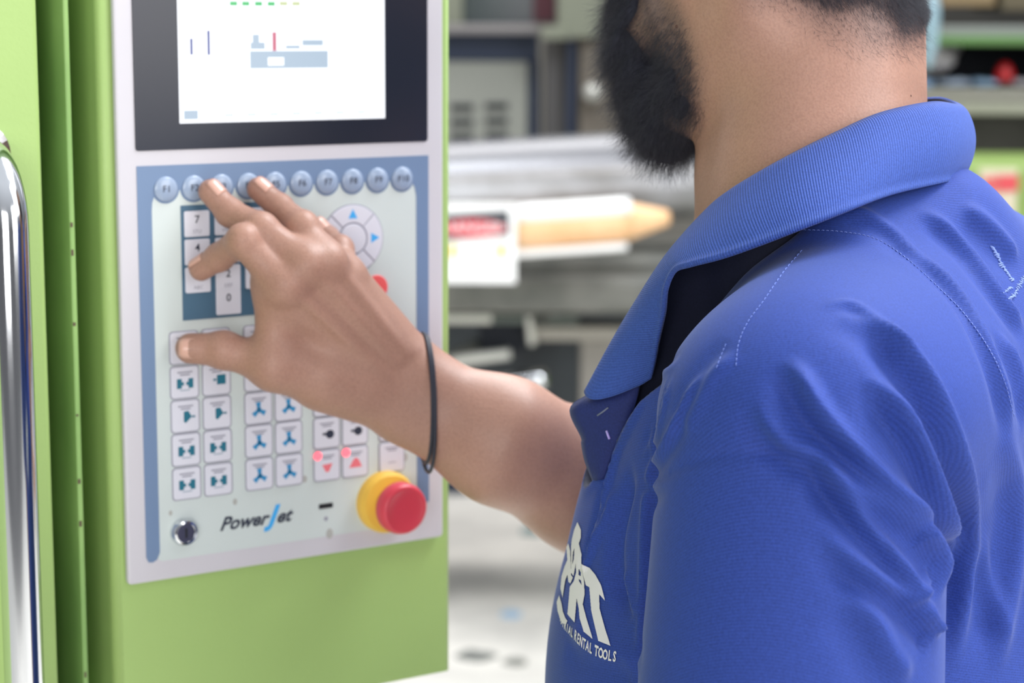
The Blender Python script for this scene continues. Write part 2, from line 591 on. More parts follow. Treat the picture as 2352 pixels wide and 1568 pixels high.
def icon(parent, kind, mm, col):
    """small printed pictograms, flat on the key"""
    bm = bmesh.new()

    def poly(pts):
        vv = [bm.verts.new((x / 1000, -0.00096, z / 1000)) for x, z in pts]
        bm.faces.new(vv)
    if kind == 'mold':
        for s in (-1, 1):
            x = s * 4.0
            poly([(x - 1.7, -4), (x + 1.7, -4), (x + 1.7, 2.4), (x - 1.7, 2.4)][::1])
            poly([(x - s * 1.7, -2.0), (x - s * 3.2, -2.0), (x - s * 3.2, 0.2), (x - s * 1.7, 0.2)][::s])
        poly([(-3.4, -5.4), (3.4, -5.4), (3.4, -5.0), (-3.4, -5.0)])
    elif kind == 'block':
        poly([(0.0, -3.6), (6.2, -3.6), (6.2, 2.8), (0.0, 2.8)])
        poly([(-2.6, -1.0), (-0.4, -1.0), (-0.4, 0.4), (-2.6, 0.4)])
    elif kind == 'arrow':
        poly([(0, -4.5), (4.2, -0.6), (1.8, 3.4), (-1.4, 3.0), (-1.4, -3.6)])
        poly([(4.2, -1.2), (6.6, -1.2), (6.6, 0), (4.2, 0)])
    elif kind == 'fan':
        for a in (90, 215, 325):
            ca, sa = math.cos(math.radians(a)), math.sin(math.radians(a))
            poly([(ca * t - sa * w, -1.2 + sa * t + ca * w) for t, w in ((0, 0.9), (5.0, 2.2), (5.4, -1.4), (0, -0.9))][::-1])
        poly([(x, z) for x, z in ellipse(0, -1.2, 1.9, 1.9, 10)])
    elif kind == 'pump':
        poly([(x, z) for x, z in ellipse(2.2, -1.0, 3.2, 3.0, 12)])
        poly([(-3.4, -1.4), (-0.6, -1.4), (-0.6, 0.2), (-3.4, 0.2)])
    elif kind == 'blank':
        poly([(-3, -4), (3, -4), (3, -3.4), (-3, -3.4)])
    elif kind == 'drop':
        poly([(-4, 0.6), (4, 1.2), (1.2, -4.4), (-1.2, -4.6)])
    elif kind == 'heap':
        poly([(-5, -3.8), (5, -3.8), (2.4, 1.6), (0, 3.2), (-2.0, 1.2)])
    elif kind == 'cycle':
        pts = ellipse(0, -0.6, 3.6, 3.6, 14); q2 = ellipse(0, -0.6, 2.2, 2.2, 14)
        for k in range(12):
            poly([pts[k], pts[k + 1], q2[k + 1], q2[k]])
    bmesh.ops.recalc_face_normals(bm, faces=bm.faces[:])
    for f in bm.faces:
        if f.normal.y > 0: f.normal_flip()
    link('icon', mesh_of(bm), col, parent)
    bm2 = bmesh.new()
    for zc, w in ((6.6, 10.5), (4.9, 7.0)):
        vv = [bm2.verts.new((x / 1000, -0.00096, z / 1000)) for x, z in ((-w / 2, zc - .5), (w / 2, zc - .5), (w / 2, zc + .5), (-w / 2, zc + .5))]
        bm2.faces.new(vv)
    link('caption', mesh_of(bm2), M_inkgrey, parent)


kinds = [['block', 'block', 'cycle', 'cycle', 'pump', 'pump', 'blank'],
         ['mold', 'block', 'fan', 'fan', 'pump', 'pump', 'blank'],
         ['arrow', 'arrow', 'fan', 'fan', 'pump', 'pump', 'blank'],
         ['mold', 'mold', 'fan', 'fan', 'pump', 'pump', 'blank'],
         ['mold', 'mold', 'fan', 'fan', 'drop', 'heap', 'blank']]
for r in range(5):
    for c in range(7):
        o = link('key', me_k, None, box)
        o.location = (KC[c] / 1000, -0.0038, KR[r] / 1000)
        rm = link('key_rim', me_r, None, o); rm.location = (0, 0.00012, 0)
        kk = kinds[r][c]
        col = M_teal if c < 2 else M_icon if c < 4 or kk == 'cycle' else M_ink if c < 6 else M_inkgrey
        if kk in ('drop', 'heap'): col = M_redink
        icon(o, kk, None, col)
        if r == 4 and c in (4, 5):
            led = link('indicator_light', mesh_of(lathe_bm([(0.0030, 0), (0.0030, 0.0003), (0.0016, 0.0006)], 16)), M_led, o, label='lit red indicator')
            led.location = (-0.0072, -0.0009, 0.0072)

# emergency stop, key switch, usb socket, lettering
es = link('emergency_stop_collar', mesh_of(lathe_bm([(0.0215, 0), (0.0215, 0.006), (0.0195, 0.0100), (0.0125, 0.0112), (0.0125, 0.016)], 40)), M_yellow, box, smooth=False)
E0 = Pn(882, 1150, 0.004) - PO
es.location = (E0 @ PU, -0.0035, E0[2])
cap = link('mushroom_button', mesh_of(lathe_bm([(0.0115, 0.012), (0.0115, 0.018), (0.0165, 0.0185), (0.0178, 0.021), (0.0178, 0.0265), (0.0168, 0.0300), (0.0150, 0.0315), (0.0138, 0.0312), (0.0130, 0.0305), (0.006, 0.0305), (0.0005, 0.0305)], 44)), M_red, es, smooth=True, label='red mushroom push button')
lk = link('key_switch', mesh_of(lathe_bm([(0.0092, 0), (0.0092, 0.003), (0.0080, 0.0055), (0.0066, 0.0060), (0.0066, 0.0045), (0.0003, 0.0045)], 32)), M_chrome, box, smooth=False, label='round chrome key switch')
lk.location = (-0.0726, -0.0036, -0.1141)
core = link('lock_core', mesh_of(lathe_bm([(0.0062, 0.0044), (0.0062, 0.0052), (0.0058, 0.0055), (0.0002, 0.0055)], 28)), mat('dark_lock_core', (96, 96, 118), 0.35, metal=0.7), lk)
link('key_slot', mesh_of(box_bm((-0.0007, -0.0058, -0.0032), (0.0007, -0.0052, 0.0032))), M_dark, lk)
flat('usb_socket', rrect(32.0, -110.6, 10.6, 3.4, 0.5), 3.6, 0.3, M_dark, box)
flat('usb_mark', ellipse(32.0, -119.6, 1.6, 1.6, 10), 3.65, 0.1, M_inkgrey, box)
L0 = Pn(580, 1190, 0.0037) - PO
text('lettering', 'Power', L0 @ PU * 1000 - 24, L0[2] * 1000 - 1.5, 3.75, 12.5, M_ink, box, shear=0.42, bold=0.35, align='LEFT', sx=1.03)
text('lettering', 'J', L0 @ PU * 1000 + 11.5, L0[2] * 1000 - 0.3, 3.8, 17.5, M_sky, box, shear=0.42, bold=0.8, align='LEFT', sx=1.0)
text('lettering', 'et', L0 @ PU * 1000 + 17.0, L0[2] * 1000 - 1.5, 3.75, 12.5, M_ink, box, shear=0.42, bold=0.35, align='LEFT', sx=1.05)
for (px_, py_, rr_) in ((757, 1225, 2.6), (540, 1152, 1.6), (392, 1178, 1.3), (930, 1050, 2.2), (700, 1100, 1.8)):
    S0 = Pn(px_, py_, 0.0038) - PO
    flat('smudge', ellipse(S0 @ PU * 1000, S0[2] * 1000, rr_, rr_ * 1.4, 12), 3.66, 0.02, mat('grime_smudge', (172, 172, 168), 0.6), box)

# ------------------------------------------------------------------ machine body beside the box: upright flange, recess, guard door, handle
mach = empty('moulding_machine', PO - np.array([0, 0, PO[2]]), 'lime green machine column and flange behind the control box', 'machine', rot=ALPHA)
z0, z1 = 0.0, 2.3
# recessed column face behind box
obox('column', (-0.260, 0.0628, z0), (0.110, 0.36, z1), M_green_old, mach, bev=0.004)
obox('flange', (-0.1418, 0.000, z0 + 0.01), (-0.1382, 0.0640, z1 - 0.01), M_green_old, mach, bev=0.0012)
rngc = random.Random(3)
cb = bmesh.new()
for k in range(12):
    zc = 0.95 + rngc.random() ** 0.8 * 0.60; w = rngc.uniform(.0002, .0008); hh = rngc.uniform(.001, .004)
    box_bm((-0.1408 - w, -0.0003, zc), (-0.1398, 0.0015, zc + hh), 0, bm=cb)
link('paint_chip', mesh_of(cb), mat('bare_chipped_metal', (96, 84, 66), 0.7), mach, kind='stuff')
door = empty('guard_door', PO - np.array([0, 0, PO[2]]) , 'lime green guard door at the left edge of the picture with a chrome handle', 'door', rot=ALPHA)
obox('door_leaf', (-0.75, 0.000, 0.25), (-0.1580, 0.060, 2.2), M_green, door, bev=0.003)

hp = [(-0.1975, 0.002, -0.62 + PO[2]), (-0.1975, -0.030, -0.618 + PO[2]), (-0.1975, -0.047, -0.60 + PO[2]), (-0.1975, -0.050, -0.57 + PO[2])]
hp += [(-0.1975, -0.050, PO[2] + z) for z in (-0.4, -0.2, 0.0, 0.095)]
for k in range(1, 10):
    a = math.pi / 2 * k / 9
    hp.append((-0.1975, -0.050 + 0.040 * (1 - math.cos(a)), PO[2] + 0.095 + 0.040 * math.sin(a)))
hp.append((-0.1975, 0.002, PO[2] + 0.135))
link('handle', mesh_of(tube_bm(hp, 0.0118, 28)), M_chrome, door, smooth=True, label='chrome tube pull handle')
for zz in (-0.62, 0.135):
    o = link('handle_rose', mesh_of(lathe_bm([(0.019, 0), (0.019, 0.003), (0.0125, 0.005)], 28)), M_chrome, door)
    o.location = (-0.1975, 0, PO[2] + zz)
# ------------------------------------------------------------------ hall: floor, walls and what stands behind
def WY(px, py, y):
    """point of the sight line on the vertical plane y = const"""
    r = WM @ np.array([(px - 1176) / FPX, (py - 784) / FPX, 1.0])
    return CAM + r * ((y - CAM[1]) / r[1])


M_floor = mat('concrete_floor', (228, 224, 216), 0.65, noise=0.2, nscale=3.2, rgb2=(196, 193, 187), bump=0.2, bscale=60, detail=6)
M_wall = mat('grey_hall_wall', (112, 110, 104), 0.8, noise=0.15, nscale=1.5)
M_navy = mat('navy_cabinet_paint', (44, 54, 76), 0.5)
M_cabgrey = mat('warm_grey_cabinet_paint', (156, 158, 150), 0.55, noise=0.05, nscale=4)
M_olive = mat('grey_green_paint', (128, 132, 116), 0.6)
M_steel = mat('glossy_grey_cover', (118, 118, 122), 0.22, metal=0.25, bump=0.6, bscale=9)
M_white = mat('white_sheet_metal', (240, 240, 240), 0.35, noise=0.06, nscale=5)
M_amber = mat('amber_brass_sleeve', (232, 192, 150), 0.35, noise=0.25, nscale=7, rgb2=(222, 172, 124))
M_char = mat('charcoal_machine_paint', (62, 68, 74), 0.6, noise=0.3, nscale=5, rgb2=(44, 48, 54))
M_mid = mat('greasy_grey_steel', (104, 104, 99), 0.5, noise=0.3, nscale=8, rgb2=(76, 78, 74))
M_lightsteel = mat('light_grey_steel', (190, 190, 184), 0.35, metal=0.3)
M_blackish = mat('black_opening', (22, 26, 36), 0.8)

o = obox('floor', (-6, -3, -0.08), (8, 9.5, 0.0), M_floor, bev=0, kind='structure')
o = obox('wall_back', (-6, 9.5, 0), (8, 9.7, 5.6), M_wall, bev=0, kind='structure')


def wbox(name, px0, py0, px1, py1, y, th, m, parent=None, bev=0.004, **k):
    a = WY(px0, py1, y); b = WY(px1, py0, y)
    return obox(name, (a[0], y, a[2]), (b[0], y + th, b[2]), m, parent, bev=bev, **k)


# electrical cabinet
cab = empty('electrical_cabinet', (0, 0, 0), 'grey machine cabinet with navy frame and rows of dark vent slots', 'cabinet')
a = WY(940, 75, 6.6); b = WY(1238, 75, 6.6)
obox('cabinet_body', (a[0], 6.62, 0.0), (b[0], 6.88, a[2]), M_navy, cab, bev=0.01)
wbox('top_band', 940, 72, 1238, 138, 6.58, 0.04, M_navy, cab)
wbox('side_band', 1214, 138, 1240, 470, 6.58, 0.04, M_navy, cab)
wbox('cabinet_door', 940, 140, 1213, 470, 6.59, 0.03, M_cabgrey, cab, bev=0.008)
for c, (x0_, x1_) in enumerate(((1034, 1087), (1114, 1166))):
    for r in range(4):
        wbox('vent_slot', x0_, 240 + 34 * r - c * 3, x1_, 254 + 34 * r - c * 3, 6.582, 0.02, M_blackish, cab, bev=0.002)
wbox('cabinet_lip', 940, 58, 1236, 76, 6.5, 0.36, mat('dull_grey_sheet', (132, 128, 128), 0.5), cab)
# glazed machine window above
win = empty('machine_window', (0, 0, 0), 'dark machine window above the navy framed cabinet', 'window')
wbox('window_frame', 940, -160, 1062, 56, 6.9, 0.1, M_olive, win)
wbox('window_pane', 1062, -160, 1280, 56, 6.95, 0.04, mat('dark_glass', (66, 72, 80), 0.15), win)
wbox('reddish_panel', 1225, -160, 1276, 50, 6.93, 0.03, mat('dull_maroon_paint', (92, 52, 62), 0.4), win)
colm = empty('machine_pillar', (0, 0, 0), 'grey green upright machine casing beside the bearded chin', 'machine')
wbox('pillar_casing', 1282, -160, 1460, 86, 6.4, 0.3, M_olive, colm)
wbox('pillar_casing', 1245, 62, 1300, 90, 6.38, 0.1, M_olive, colm)
wbox('pillar_base', 1250, 92, 1346, 470, 6.5, 0.3, mat('dim_brown_grey_casing', (84, 82, 82), 0.6), colm)
wbox('pillar_door', 1300, 90, 1322, 470, 6.44, 0.05, M_navy, colm)
wbox('pillar_cover', 1328, 88, 1600, 470, 6.45, 0.3, mat('taupe_casing', (118, 110, 100), 0.6), colm)
kn = link('valve_knob', mesh_of(lathe_bm([(0.03, 0), (0.034, 0.02), (0.024, 0.06), (0.002, 0.07)], 20)), M_lightsteel, colm, smooth=True)
q = WY(1362, 212, 6.43); kn.location = q

# injection unit: horizontal guarded barrel with amber sleeve and warning plate
inj = empty('injection_unit', (0, 0, 0), 'shiny horizontal injection barrel cover with amber sleeve behind the worker', 'machine')
YB = 4.9


def htube(name, px0, px1, pyc0, pyc1, rad, m, parent, y=YB, r1=None, smooth=True, n=36, dy=0.35, **k):
    a = WY(px0, pyc0, y); b = WY(px1, pyc1, y + dy)
    return link(name, mesh_of(tube_bm([a + (b - a) * t for t in np.linspace(0, 1, 9)], rad if r1 is None else list(np.linspace(rad, r1, 9)), n)), m, parent, smooth=smooth, **k)


htube('barrel_cover', 760, 1800, 432, 372, 0.098, M_steel, inj, n=40)
htube('cover_lip', 760, 1800, 480, 420, 0.078, mat('scuffed_grey_guard', (104, 102, 100), 0.3, noise=0.35, nscale=6, rgb2=(136, 136, 138), metal=0.2, bump=0.5, bscale=14), inj, y=4.84)
htube('heater_band', 1175, 1440, 528, 508, 0.048, M_amber, inj, y=4.76, dy=0.05)
htube('sleeve_nose', 1440, 1535, 508, 500, 0.047, M_amber, inj, y=4.81, r1=0.018, dy=0.02)
htube('painted_glow_band', 1180, 1445, 492, 474, 0.022, M_white, inj, y=4.73, dy=0.05)  # white tube paints the bright glow band above the amber sleeve
htube('guide_rail', 1150, 1440, 584, 566, 0.010, M_white, inj, y=4.74, dy=0.05)
pl = wbox('warning_plate', 1000, 468, 1186, 650, 4.70, 0.012, M_white, inj, bev=0.002, label='white warning plate with red oval and black band')


def wflat(name, pts, y, m, parent, th=0.002):
    w = [WY(px, py, y) for px, py in pts]
    bm = prism_bm([(p[0], p[2]) for p in w], y - th, y)
    return link(name, mesh_of(bm), m, parent)


wflat('warning_field', [(1004, 494), (1168, 484), (1170, 540), (1004, 552)], 4.699, mat('black_warning_print', (44, 46, 56), 0.5), pl)
wflat('warning_oval', [(1086 + 76 * math.cos(t * math.pi / 12), 524 - t * 0 + 20 * math.sin(t * math.pi / 12)) for t in range(24)][::-1], 4.697, mat('red_warning_print', (214, 58, 74), 0.5), pl)
dng = bpy.data.curves.new('lettering', 'FONT'); dng.body = 'DANGER'; dng.size = 0.036; dng.align_x = 'CENTER'; dng.align_y = 'CENTER'; dng.extrude = 0.0005; pass
dgo = bpy.data.objects.new('lettering', font_mesh(dng, M_white)); COL.objects.link(dgo); dgo.parent = pl
dgo.location = WY(1086, 523, 4.694); dgo.rotation_euler = (math.pi / 2, 0, 0)
for px_ in (1040, 1152):
    wflat('yellow_pictogram', ellipse(px_, 576, 9, 16, 14), 4.699, mat('yellow_warning_print', (228, 196, 70), 0.5), pl)
# carriage under the barrel
wbox('carriage', 900, 640, 1640, 720, 4.85, 0.45, M_mid, inj, bev=0.02)
wbox('carriage_beam', 900, 588, 1640, 655, 4.95, 0.4, M_mid, inj, bev=0.02)
bed = empty('machine_bed', (0, 0, 0), 'charcoal machine bed under the shiny barrel', 'machine')
a = WY(700, 735, 5.0); b = WY(1700, 905, 5.0)
obox('bed_body', (a[0], 5.40, 0.45), (b[0], 5.8, a[2]), M_char, bed, bev=0.02)
wbox('slide_plate', 900, 724, 1330, 742, 4.95, 0.3, mat('greenish_grey_plate', (88, 96, 92), 0.5), bed)
wbox('slide_bar', 900, 722, 1130, 742, 4.9, 0.06, M_lightsteel, bed)
wbox('dark_opening', 1100, 742, 1205, 806, 5.0, 0.12, M_blackish, bed)
htube('tie_rod', 1030, 1172, 830, 812, 0.014, M_lightsteel, bed, y=4.95, dy=0.02)
htube('chrome_ram', 1100, 1255, 890, 868, 0.026, M_chrome, bed, y=4.95, dy=0.02)
htube('grease_pipe', 900, 1110, 880, 790, 0.018, M_mid, bed, y=5.02, dy=0.02)
wbox('cross_beam', 1215, 752, 1500, 782, 4.98, 0.1, mat('pale_grey_beam', (150, 146, 138), 0.5), bed)
wbox('upright_post', 1332, 782, 1420, 1040, 5.0, 0.12, mat('grey_post_paint', (128, 124, 118), 0.5), bed)
htube('hose', 1225, 1300, 745, 705, 0.012, M_mid, bed, y=4.95, dy=0.02)
htube('hose', 1215, 1222, 722, 790, 0.010, M_lightsteel, bed, y=4.95, dy=0.02)
for k, px_ in enumerate((760, 1640)):
    c = WY(px_, 900, 5.3)
    obox('bed_foot', (c[0] - .08, 5.3, 0), (c[0] + .08, 5.6, 0.46), M_char, bed)

# floor litter: flattened scraps on the concrete
for k, (px_, py_, s, colr) in enumerate(((1172, 1412, .035, (150, 180, 206)), (1090, 1508, .05, (120, 122, 118)), (1185, 1522, .03, (130, 130, 124)), (1225, 1222, .05, (120, 140, 140)))):
    r = WM @ np.array([(px_ - 1176) / FPX, (py_ - 784) / FPX, 1.0]); c = CAM + r * (-CAM[2] / r[2])
    pts = [(c[0] + s * (0.7 + 0.5 * random.random()) * math.cos(t * math.pi / 5), c[1] + s * (0.7 + 0.5 * random.random()) * math.sin(t * math.pi / 5)) for t in range(10)]
    bm = bmesh.new(); vv = [bm.verts.new((x, y, 0.0005)) for x, y in pts]; bm.faces.new(vv)
    e = bmesh.ops.extrude_face_region(bm, geom=bm.faces[:])
    for v in e['geom']:
        if isinstance(v, bmesh.types.BMVert): v.co.z += 0.004
    bmesh.ops.recalc_face_normals(bm, faces=bm.faces[:])
    link('scrap', mesh_of(bm), mat('scrap_%d' % k, colr, 0.7), None, label=['pale blue plastic scrap on the concrete floor', 'large dark oily rag on the concrete floor near the frame bottom', 'small grey scrap on the floor near the shirt hem', 'grey green scrap on the floor just under the forearm'][k], cat='scrap')

# rack on the right: beams, boxes, bag, lamp
rack = empty('storage_rack', (0, 0, 0), 'storage rack with green upper beam and grey shelf behind the neck', 'rack')
YR = 5.2
wbox('rack_back', 1960, -200, 2600, 520, YR + 0.75, 0.03, mat('dark_rack_back', (74, 72, 68), 0.8, noise=0.3, nscale=3), rack)
wbox('upper_shelf', 1960, 62, 2600, 84, YR, 0.6, mat('pale_grey_shelf_liner', (120, 124, 120), 0.6), rack)
wbox('green_beam', 1960, 84, 2600, 102, YR - 0.03, 0.06, mat('green_beam_paint', (78, 114, 60), 0.5), rack)
wbox('painted_gap_shade', 1960, 102, 2600, 190, YR + 0.5, 0.03, M_blackish, rack)  # black board: shade of the gap between the shelves put into colour
wbox('middle_shelf', 1960, 206, 2600, 230, YR, 0.6, mat('worn_grey_shelf', (132, 130, 120), 0.6), rack)
wbox('shelf_beam', 1960, 236, 2600, 262, YR - 0.03, 0.06, mat('grey_green_beam', (138, 138, 124), 0.5), rack)
wbox('lower_panel', 1960, 262, 2600, 420, YR + 0.3, 0.03, mat('dim_grey_panel', (92, 92, 86), 0.7, noise=0.3, nscale=4), rack)
for px_ in (1960, 2560):
    a_ = WY(px_, -200, YR); b_ = WY(px_ + 40, 0, YR)
    obox('rack_upright', (a_[0], YR, 0), (b_[0], YR + 0.6, a_[2]), mat('rack_upright_paint', (90, 96, 92), 0.5), rack)
# cardboard box top right
bx = wbox('cardboard_box', 2160, -90, 2290, 14, YR + 0.1, 0.35, mat('brown_cardboard', (126, 108, 80), 0.8), None, label='brown cardboard box on the upper rack shelf nearest the hair', cat='box')
bx = wbox('dark_crate', 2300, -90, 2352 + 60, 24, YR + 0.12, 0.35, mat('dark_taupe_crate', (92, 84, 66), 0.8), None, label='dark taupe crate on the upper rack shelf at the right edge', cat='crate')


def blob(name, c, s, m, seed, label, cat, amp=0.18):
    bm = bmesh.new(); bmesh.ops.create_icosphere(bm, subdivisions=4, radius=1)
    rs = np.random.default_rng(seed); dirs = rs.normal(size=(9, 3)); ph = rs.uniform(0, 6, 9)
    for v in bm.verts:
        p = np.array(v.co); f = 1 + amp * sum(math.sin(3.2 * (p @ d) + q) for d, q in zip(dirs, ph)) / 4
        v.co = Vector((c[0] + p[0] * s[0] * f, c[1] + p[1] * s[1] * f, c[2] + p[2] * s[2] * f))
    return link(name, mesh_of(bm), m, None, smooth=True, label=label, cat=cat)


M_bag = mat('pale_blue_plastic_bag', (138, 164, 176), 0.3)
c_ = WY(2105, 128, YR + 0.22); c_[2] = WY(2100, 206, YR)[2] + 0.082; bl = blob('plastic_bag', c_, (0.10, 0.08, 0.062), mat('grey_plastic_bag', (196, 192, 196), 0.35), 5, 'crumpled grey plastic bag on the middle rack shelf behind the neck', 'bag', 0.35)
c_ = WY(2138, 70, YR - 0.06); blob('bag_strip', c_, (0.020, 0.02, 0.085), M_bag, 8, 'pale blue plastic strip hanging from the upper rack beam behind the hair', 'plastic strip', 0.2)
for k, (px_, w_, colr) in enumerate(((2110, .042, (150, 180, 214)), (2190, .042, (160, 172, 190)), (2262, .036, (150, 178, 206)), (2335, .042, (164, 160, 166)))):
    c_ = WY(px_, 196, YR + 0.08); c_[2] = WY(2100, 206, YR)[2] + 0.016; blob('folded_sheet', c_, (w_, 0.06, 0.011), mat('folded_sheet_%d' % k, colr, 0.5), 20 + k,
         ['light blue folded sheet on the rack next to the neck', 'greyish blue folded sheet, second from the neck on the rack', 'sky blue folded sheet just left of the red lamp', 'pale grey folded sheet under the red lamp at the right edge'][k], 'sheet', 0.3)
lamp = empty('warning_lamp', (0, 0, 0), 'small red lamp standing on the middle rack shelf', 'lamp')
c_ = WY(2306, 192, YR + 0.04); c_[2] = WY(2100, 206, YR)[2] + 0.001
o = link('lamp_base', mesh_of(lathe_bm([(0.03, 0), (0.03, 0.015), (0.022, 0.02)], 20, 'z')), M_dark, lamp); o.location = c_
o = link('lamp_dome', mesh_of(lathe_bm([(0.024, 0.018), (0.026, 0.03), (0.022, 0.05), (0.012, 0.066), (0.001, 0.07)], 20, 'z')), mat('red_lamp_dome', (150, 12, 20), 0.35), lamp, smooth=True); o.location = c_
# machine with yellow green side and labelled plate at far right
mr = empty('yellow_green_machine', (0, 0, 0), 'yellow green machine with a red and white label behind the back collar', 'machine')
a_ = WY(2225, 385, 4.6); b_ = WY(2560, 385, 4.6)
obox('machine_casing', (a_[0], 4.62, 0.0), (b_[0], 5.15, a_[2]), mat('yellow_green_casing', (118, 142, 74), 0.5), mr, bev=0.01)
pp = wbox('label_plate', 2246, 388, 2338, 520, 4.61, 0.012, mat('cream_label', (188, 178, 156), 0.5), mr, bev=0.001)
wflat('red_print', [(2258, 408), (2290, 404), (2290, 440), (2262, 442)][::-1], 4.608, mat('red_label_print', (188, 84, 84), 0.5), pp)
wflat('red_print', [(2292, 403), (2338, 402), (2338, 438), (2292, 440)][::-1], 4.608, mat('red_label_print_dark', (188, 66, 72), 0.5), pp)
# ------------------------------------------------------------------ person: one continuous body
def mirror_l(p, c, L):
    return p - 2 * np.dot(p - c, L) * L


th = math.radians(15)          # torso heading: towards picture left, slightly away
TF = np.array([-math.cos(th), math.sin(th), 0]); TL = np.array([-math.sin(th), -math.cos(th), 0]); TU = np.array([0, 0, 1.0])
TR = np.array([TF, TL, TU])    # world -> torso (forward, left, up)
hh_ = math.radians(20); hp_ = math.radians(5)
HF = np.array([-math.cos(hh_) * math.cos(hp_), math.sin(hh_) * math.cos(hp_), -math.sin(hp_)])
HL = np.array([-math.sin(hh_), -math.cos(hh_), 0])
HU = np.cross(HF, HL)
HR = np.array([HF, HL, HU])
HO = P(1800, -178, 1.180)      # head origin: between the ears


def hw(F, L, U):
    return HO + (HF * F + HL * L + HU * U) / 1000


person = empty('person', P(1860, 1500, 1.2) * [1, 1, 0], 'bearded man in a blue polo shirt reaching his right hand to the control panel', 'person')
PB = np.array(person.location)

SL = P(1828, 965, 1.005); SR = P(1985, 800, 1.36)


def sdf_head(p):
    q = (p - HO) @ HR.T * 1000     # head frame, mm
    e = lambda c, s: ellip(q, c, s)
    sL = q.copy(); sL[:, 1] = np.abs(sL[:, 1])
    c = lambda a, b, r1, r2: rcone(sL, a, b, r1, r2)
    d = e((-6, 0, 45), (96, 77, 86))
    d = smin(d, e((38, 0, 8), (54, 61, 78)), 24)
    d = smin(d, e((34, 0, -52), (50, 55, 46)), 22)
    d = smin(d, c((10, 50, -52), (66, 19, -103), 17, 15), 22)
    d = smin(d, c((8, 56, -10), (10, 50, -52), 16, 17), 20)
    d = smin(d, e((78, 0, -104), (18, 19, 17)), 16)
    d = smin(d, e((84, 0, -58), (16, 26, 17)), 14)
    d = smin(d, c((84, 0, 28), (90, 30, 25), 8, 9), 14)
    d = smin(d, rcone(q, np.array((93, 0, 22.)), np.array((110, 0, -20.)), 7, 9.5), 9)
    d = smin(d, c((100, 9, -22), (98, 10, -22), 7, 7), 6)
    d = smax(d, -ellip(sL, (97, 31, 10), (17, 15, 12)), 12)
    d = smin(d, ellip(sL, (82, 31, 10), (12.5, 14, 10)), 3)
    d = smin(d, ellip(q, (97, 0, -54), (7, 22, 5.0)), 5)
    d = smin(d, ellip(q, (96, 0, -65), (7, 19, 6.0)), 5)
    # ears
    ear = smax(ellip(sL, (-6, 80, 4), (18, 7, 31)), -ellip(sL, (-4, 88, 8), (11, 8, 19)), 4)
    d = smin(d, ear, 6)
    return d / 1000


NK0 = P(1862, 30, 1.176); NK1 = P(1872, 440, 1.168); NK2 = P(1885, 640, 1.178)


def sdf_upper(p):
    d = sdf_head(p)
    n = rcone(p, NK0, NK1, 0.0570, 0.0595)
    n = smin(n, rcone(p, NK1, NK2, 0.0595, 0.064), 0.02)
    n = smin(n, rcone(p, P(1680, 220, 1.19), P(1720, 520, 1.18), 0.016, 0.020), 0.020)     # front of the throat
    n = smin(n, ellip(p, P(1665, 400, 1.19), (0.013, 0.014, 0.018)), 0.018)
    n = smin(n, rcone(p, P(2040, 60, 1.19), P(2046, 420, 1.19), 0.018, 0.018), 0.030)       # nape
    d = smin(d, n, 0.022)
    d = smin(d, rcone(p, P(1930, 700, 1.18), SL + [0.0, 0.03, 0], 0.042, 0.044), 0.02)
    d = smin(d, rcone(p, P(1900, 640, 1.19), SR + [0.0, -0.02, 0], 0.058, 0.048), 0.045)
    d = smin(d, ellip(p, P(1890, 1240, 1.195), (0.100, 0.140, 0.20), TR), 0.05)
    return d


# ---- right arm and hand, fingers on the panel
W0 = Pn(948, 912, 0.062)
E0r = P(1640, 1285, 1.44)
fin = {
    'index': [Pn(652, 652, 0.060), Pn(558, 552, 0.047), Pn(504, 590, 0.024), Pn(462, 617, 0.0130)],
    'middle': [Pn(700, 606, 0.064), Pn(598, 526, 0.044), Pn(528, 488, 0.022), Pn(484, 440, 0.0130)],
    'ring': [Pn(748, 600, 0.064), Pn(693, 520, 0.046), Pn(642, 476, 0.023), Pn(594, 434, 0.0130)],
    'pinky': [Pn(794, 632, 0.054), Pn(778, 572, 0.034), Pn(752, 546, 0.016), Pn(730, 522, 0.0120)],
}
rad = {'index': (0.0118, 0.0098, 0.0084, 0.0078), 'middle': (0.0118, 0.0100, 0.0086, 0.0080), 'ring': (0.0112, 0.0095, 0.0082, 0.0077), 'pinky': (0.0102, 0.0085, 0.0072, 0.0068)}
ACR = WM @ np.array([0.42, -0.90, 0]); ACR = ACR / np.linalg.norm(ACR)     # across the wrist
ANR = PN
wr = {'index': W0 + ACR * -0.004, 'middle': W0 + ACR * 0.004, 'ring': W0 + ACR * 0.011, 'pinky': W0 + ACR * 0.016}
thumb = [Pn(832, 872, 0.058), Pn(632, 838, 0.046), Pn(512, 803, 0.025), Pn(438, 800, 0.0152)]


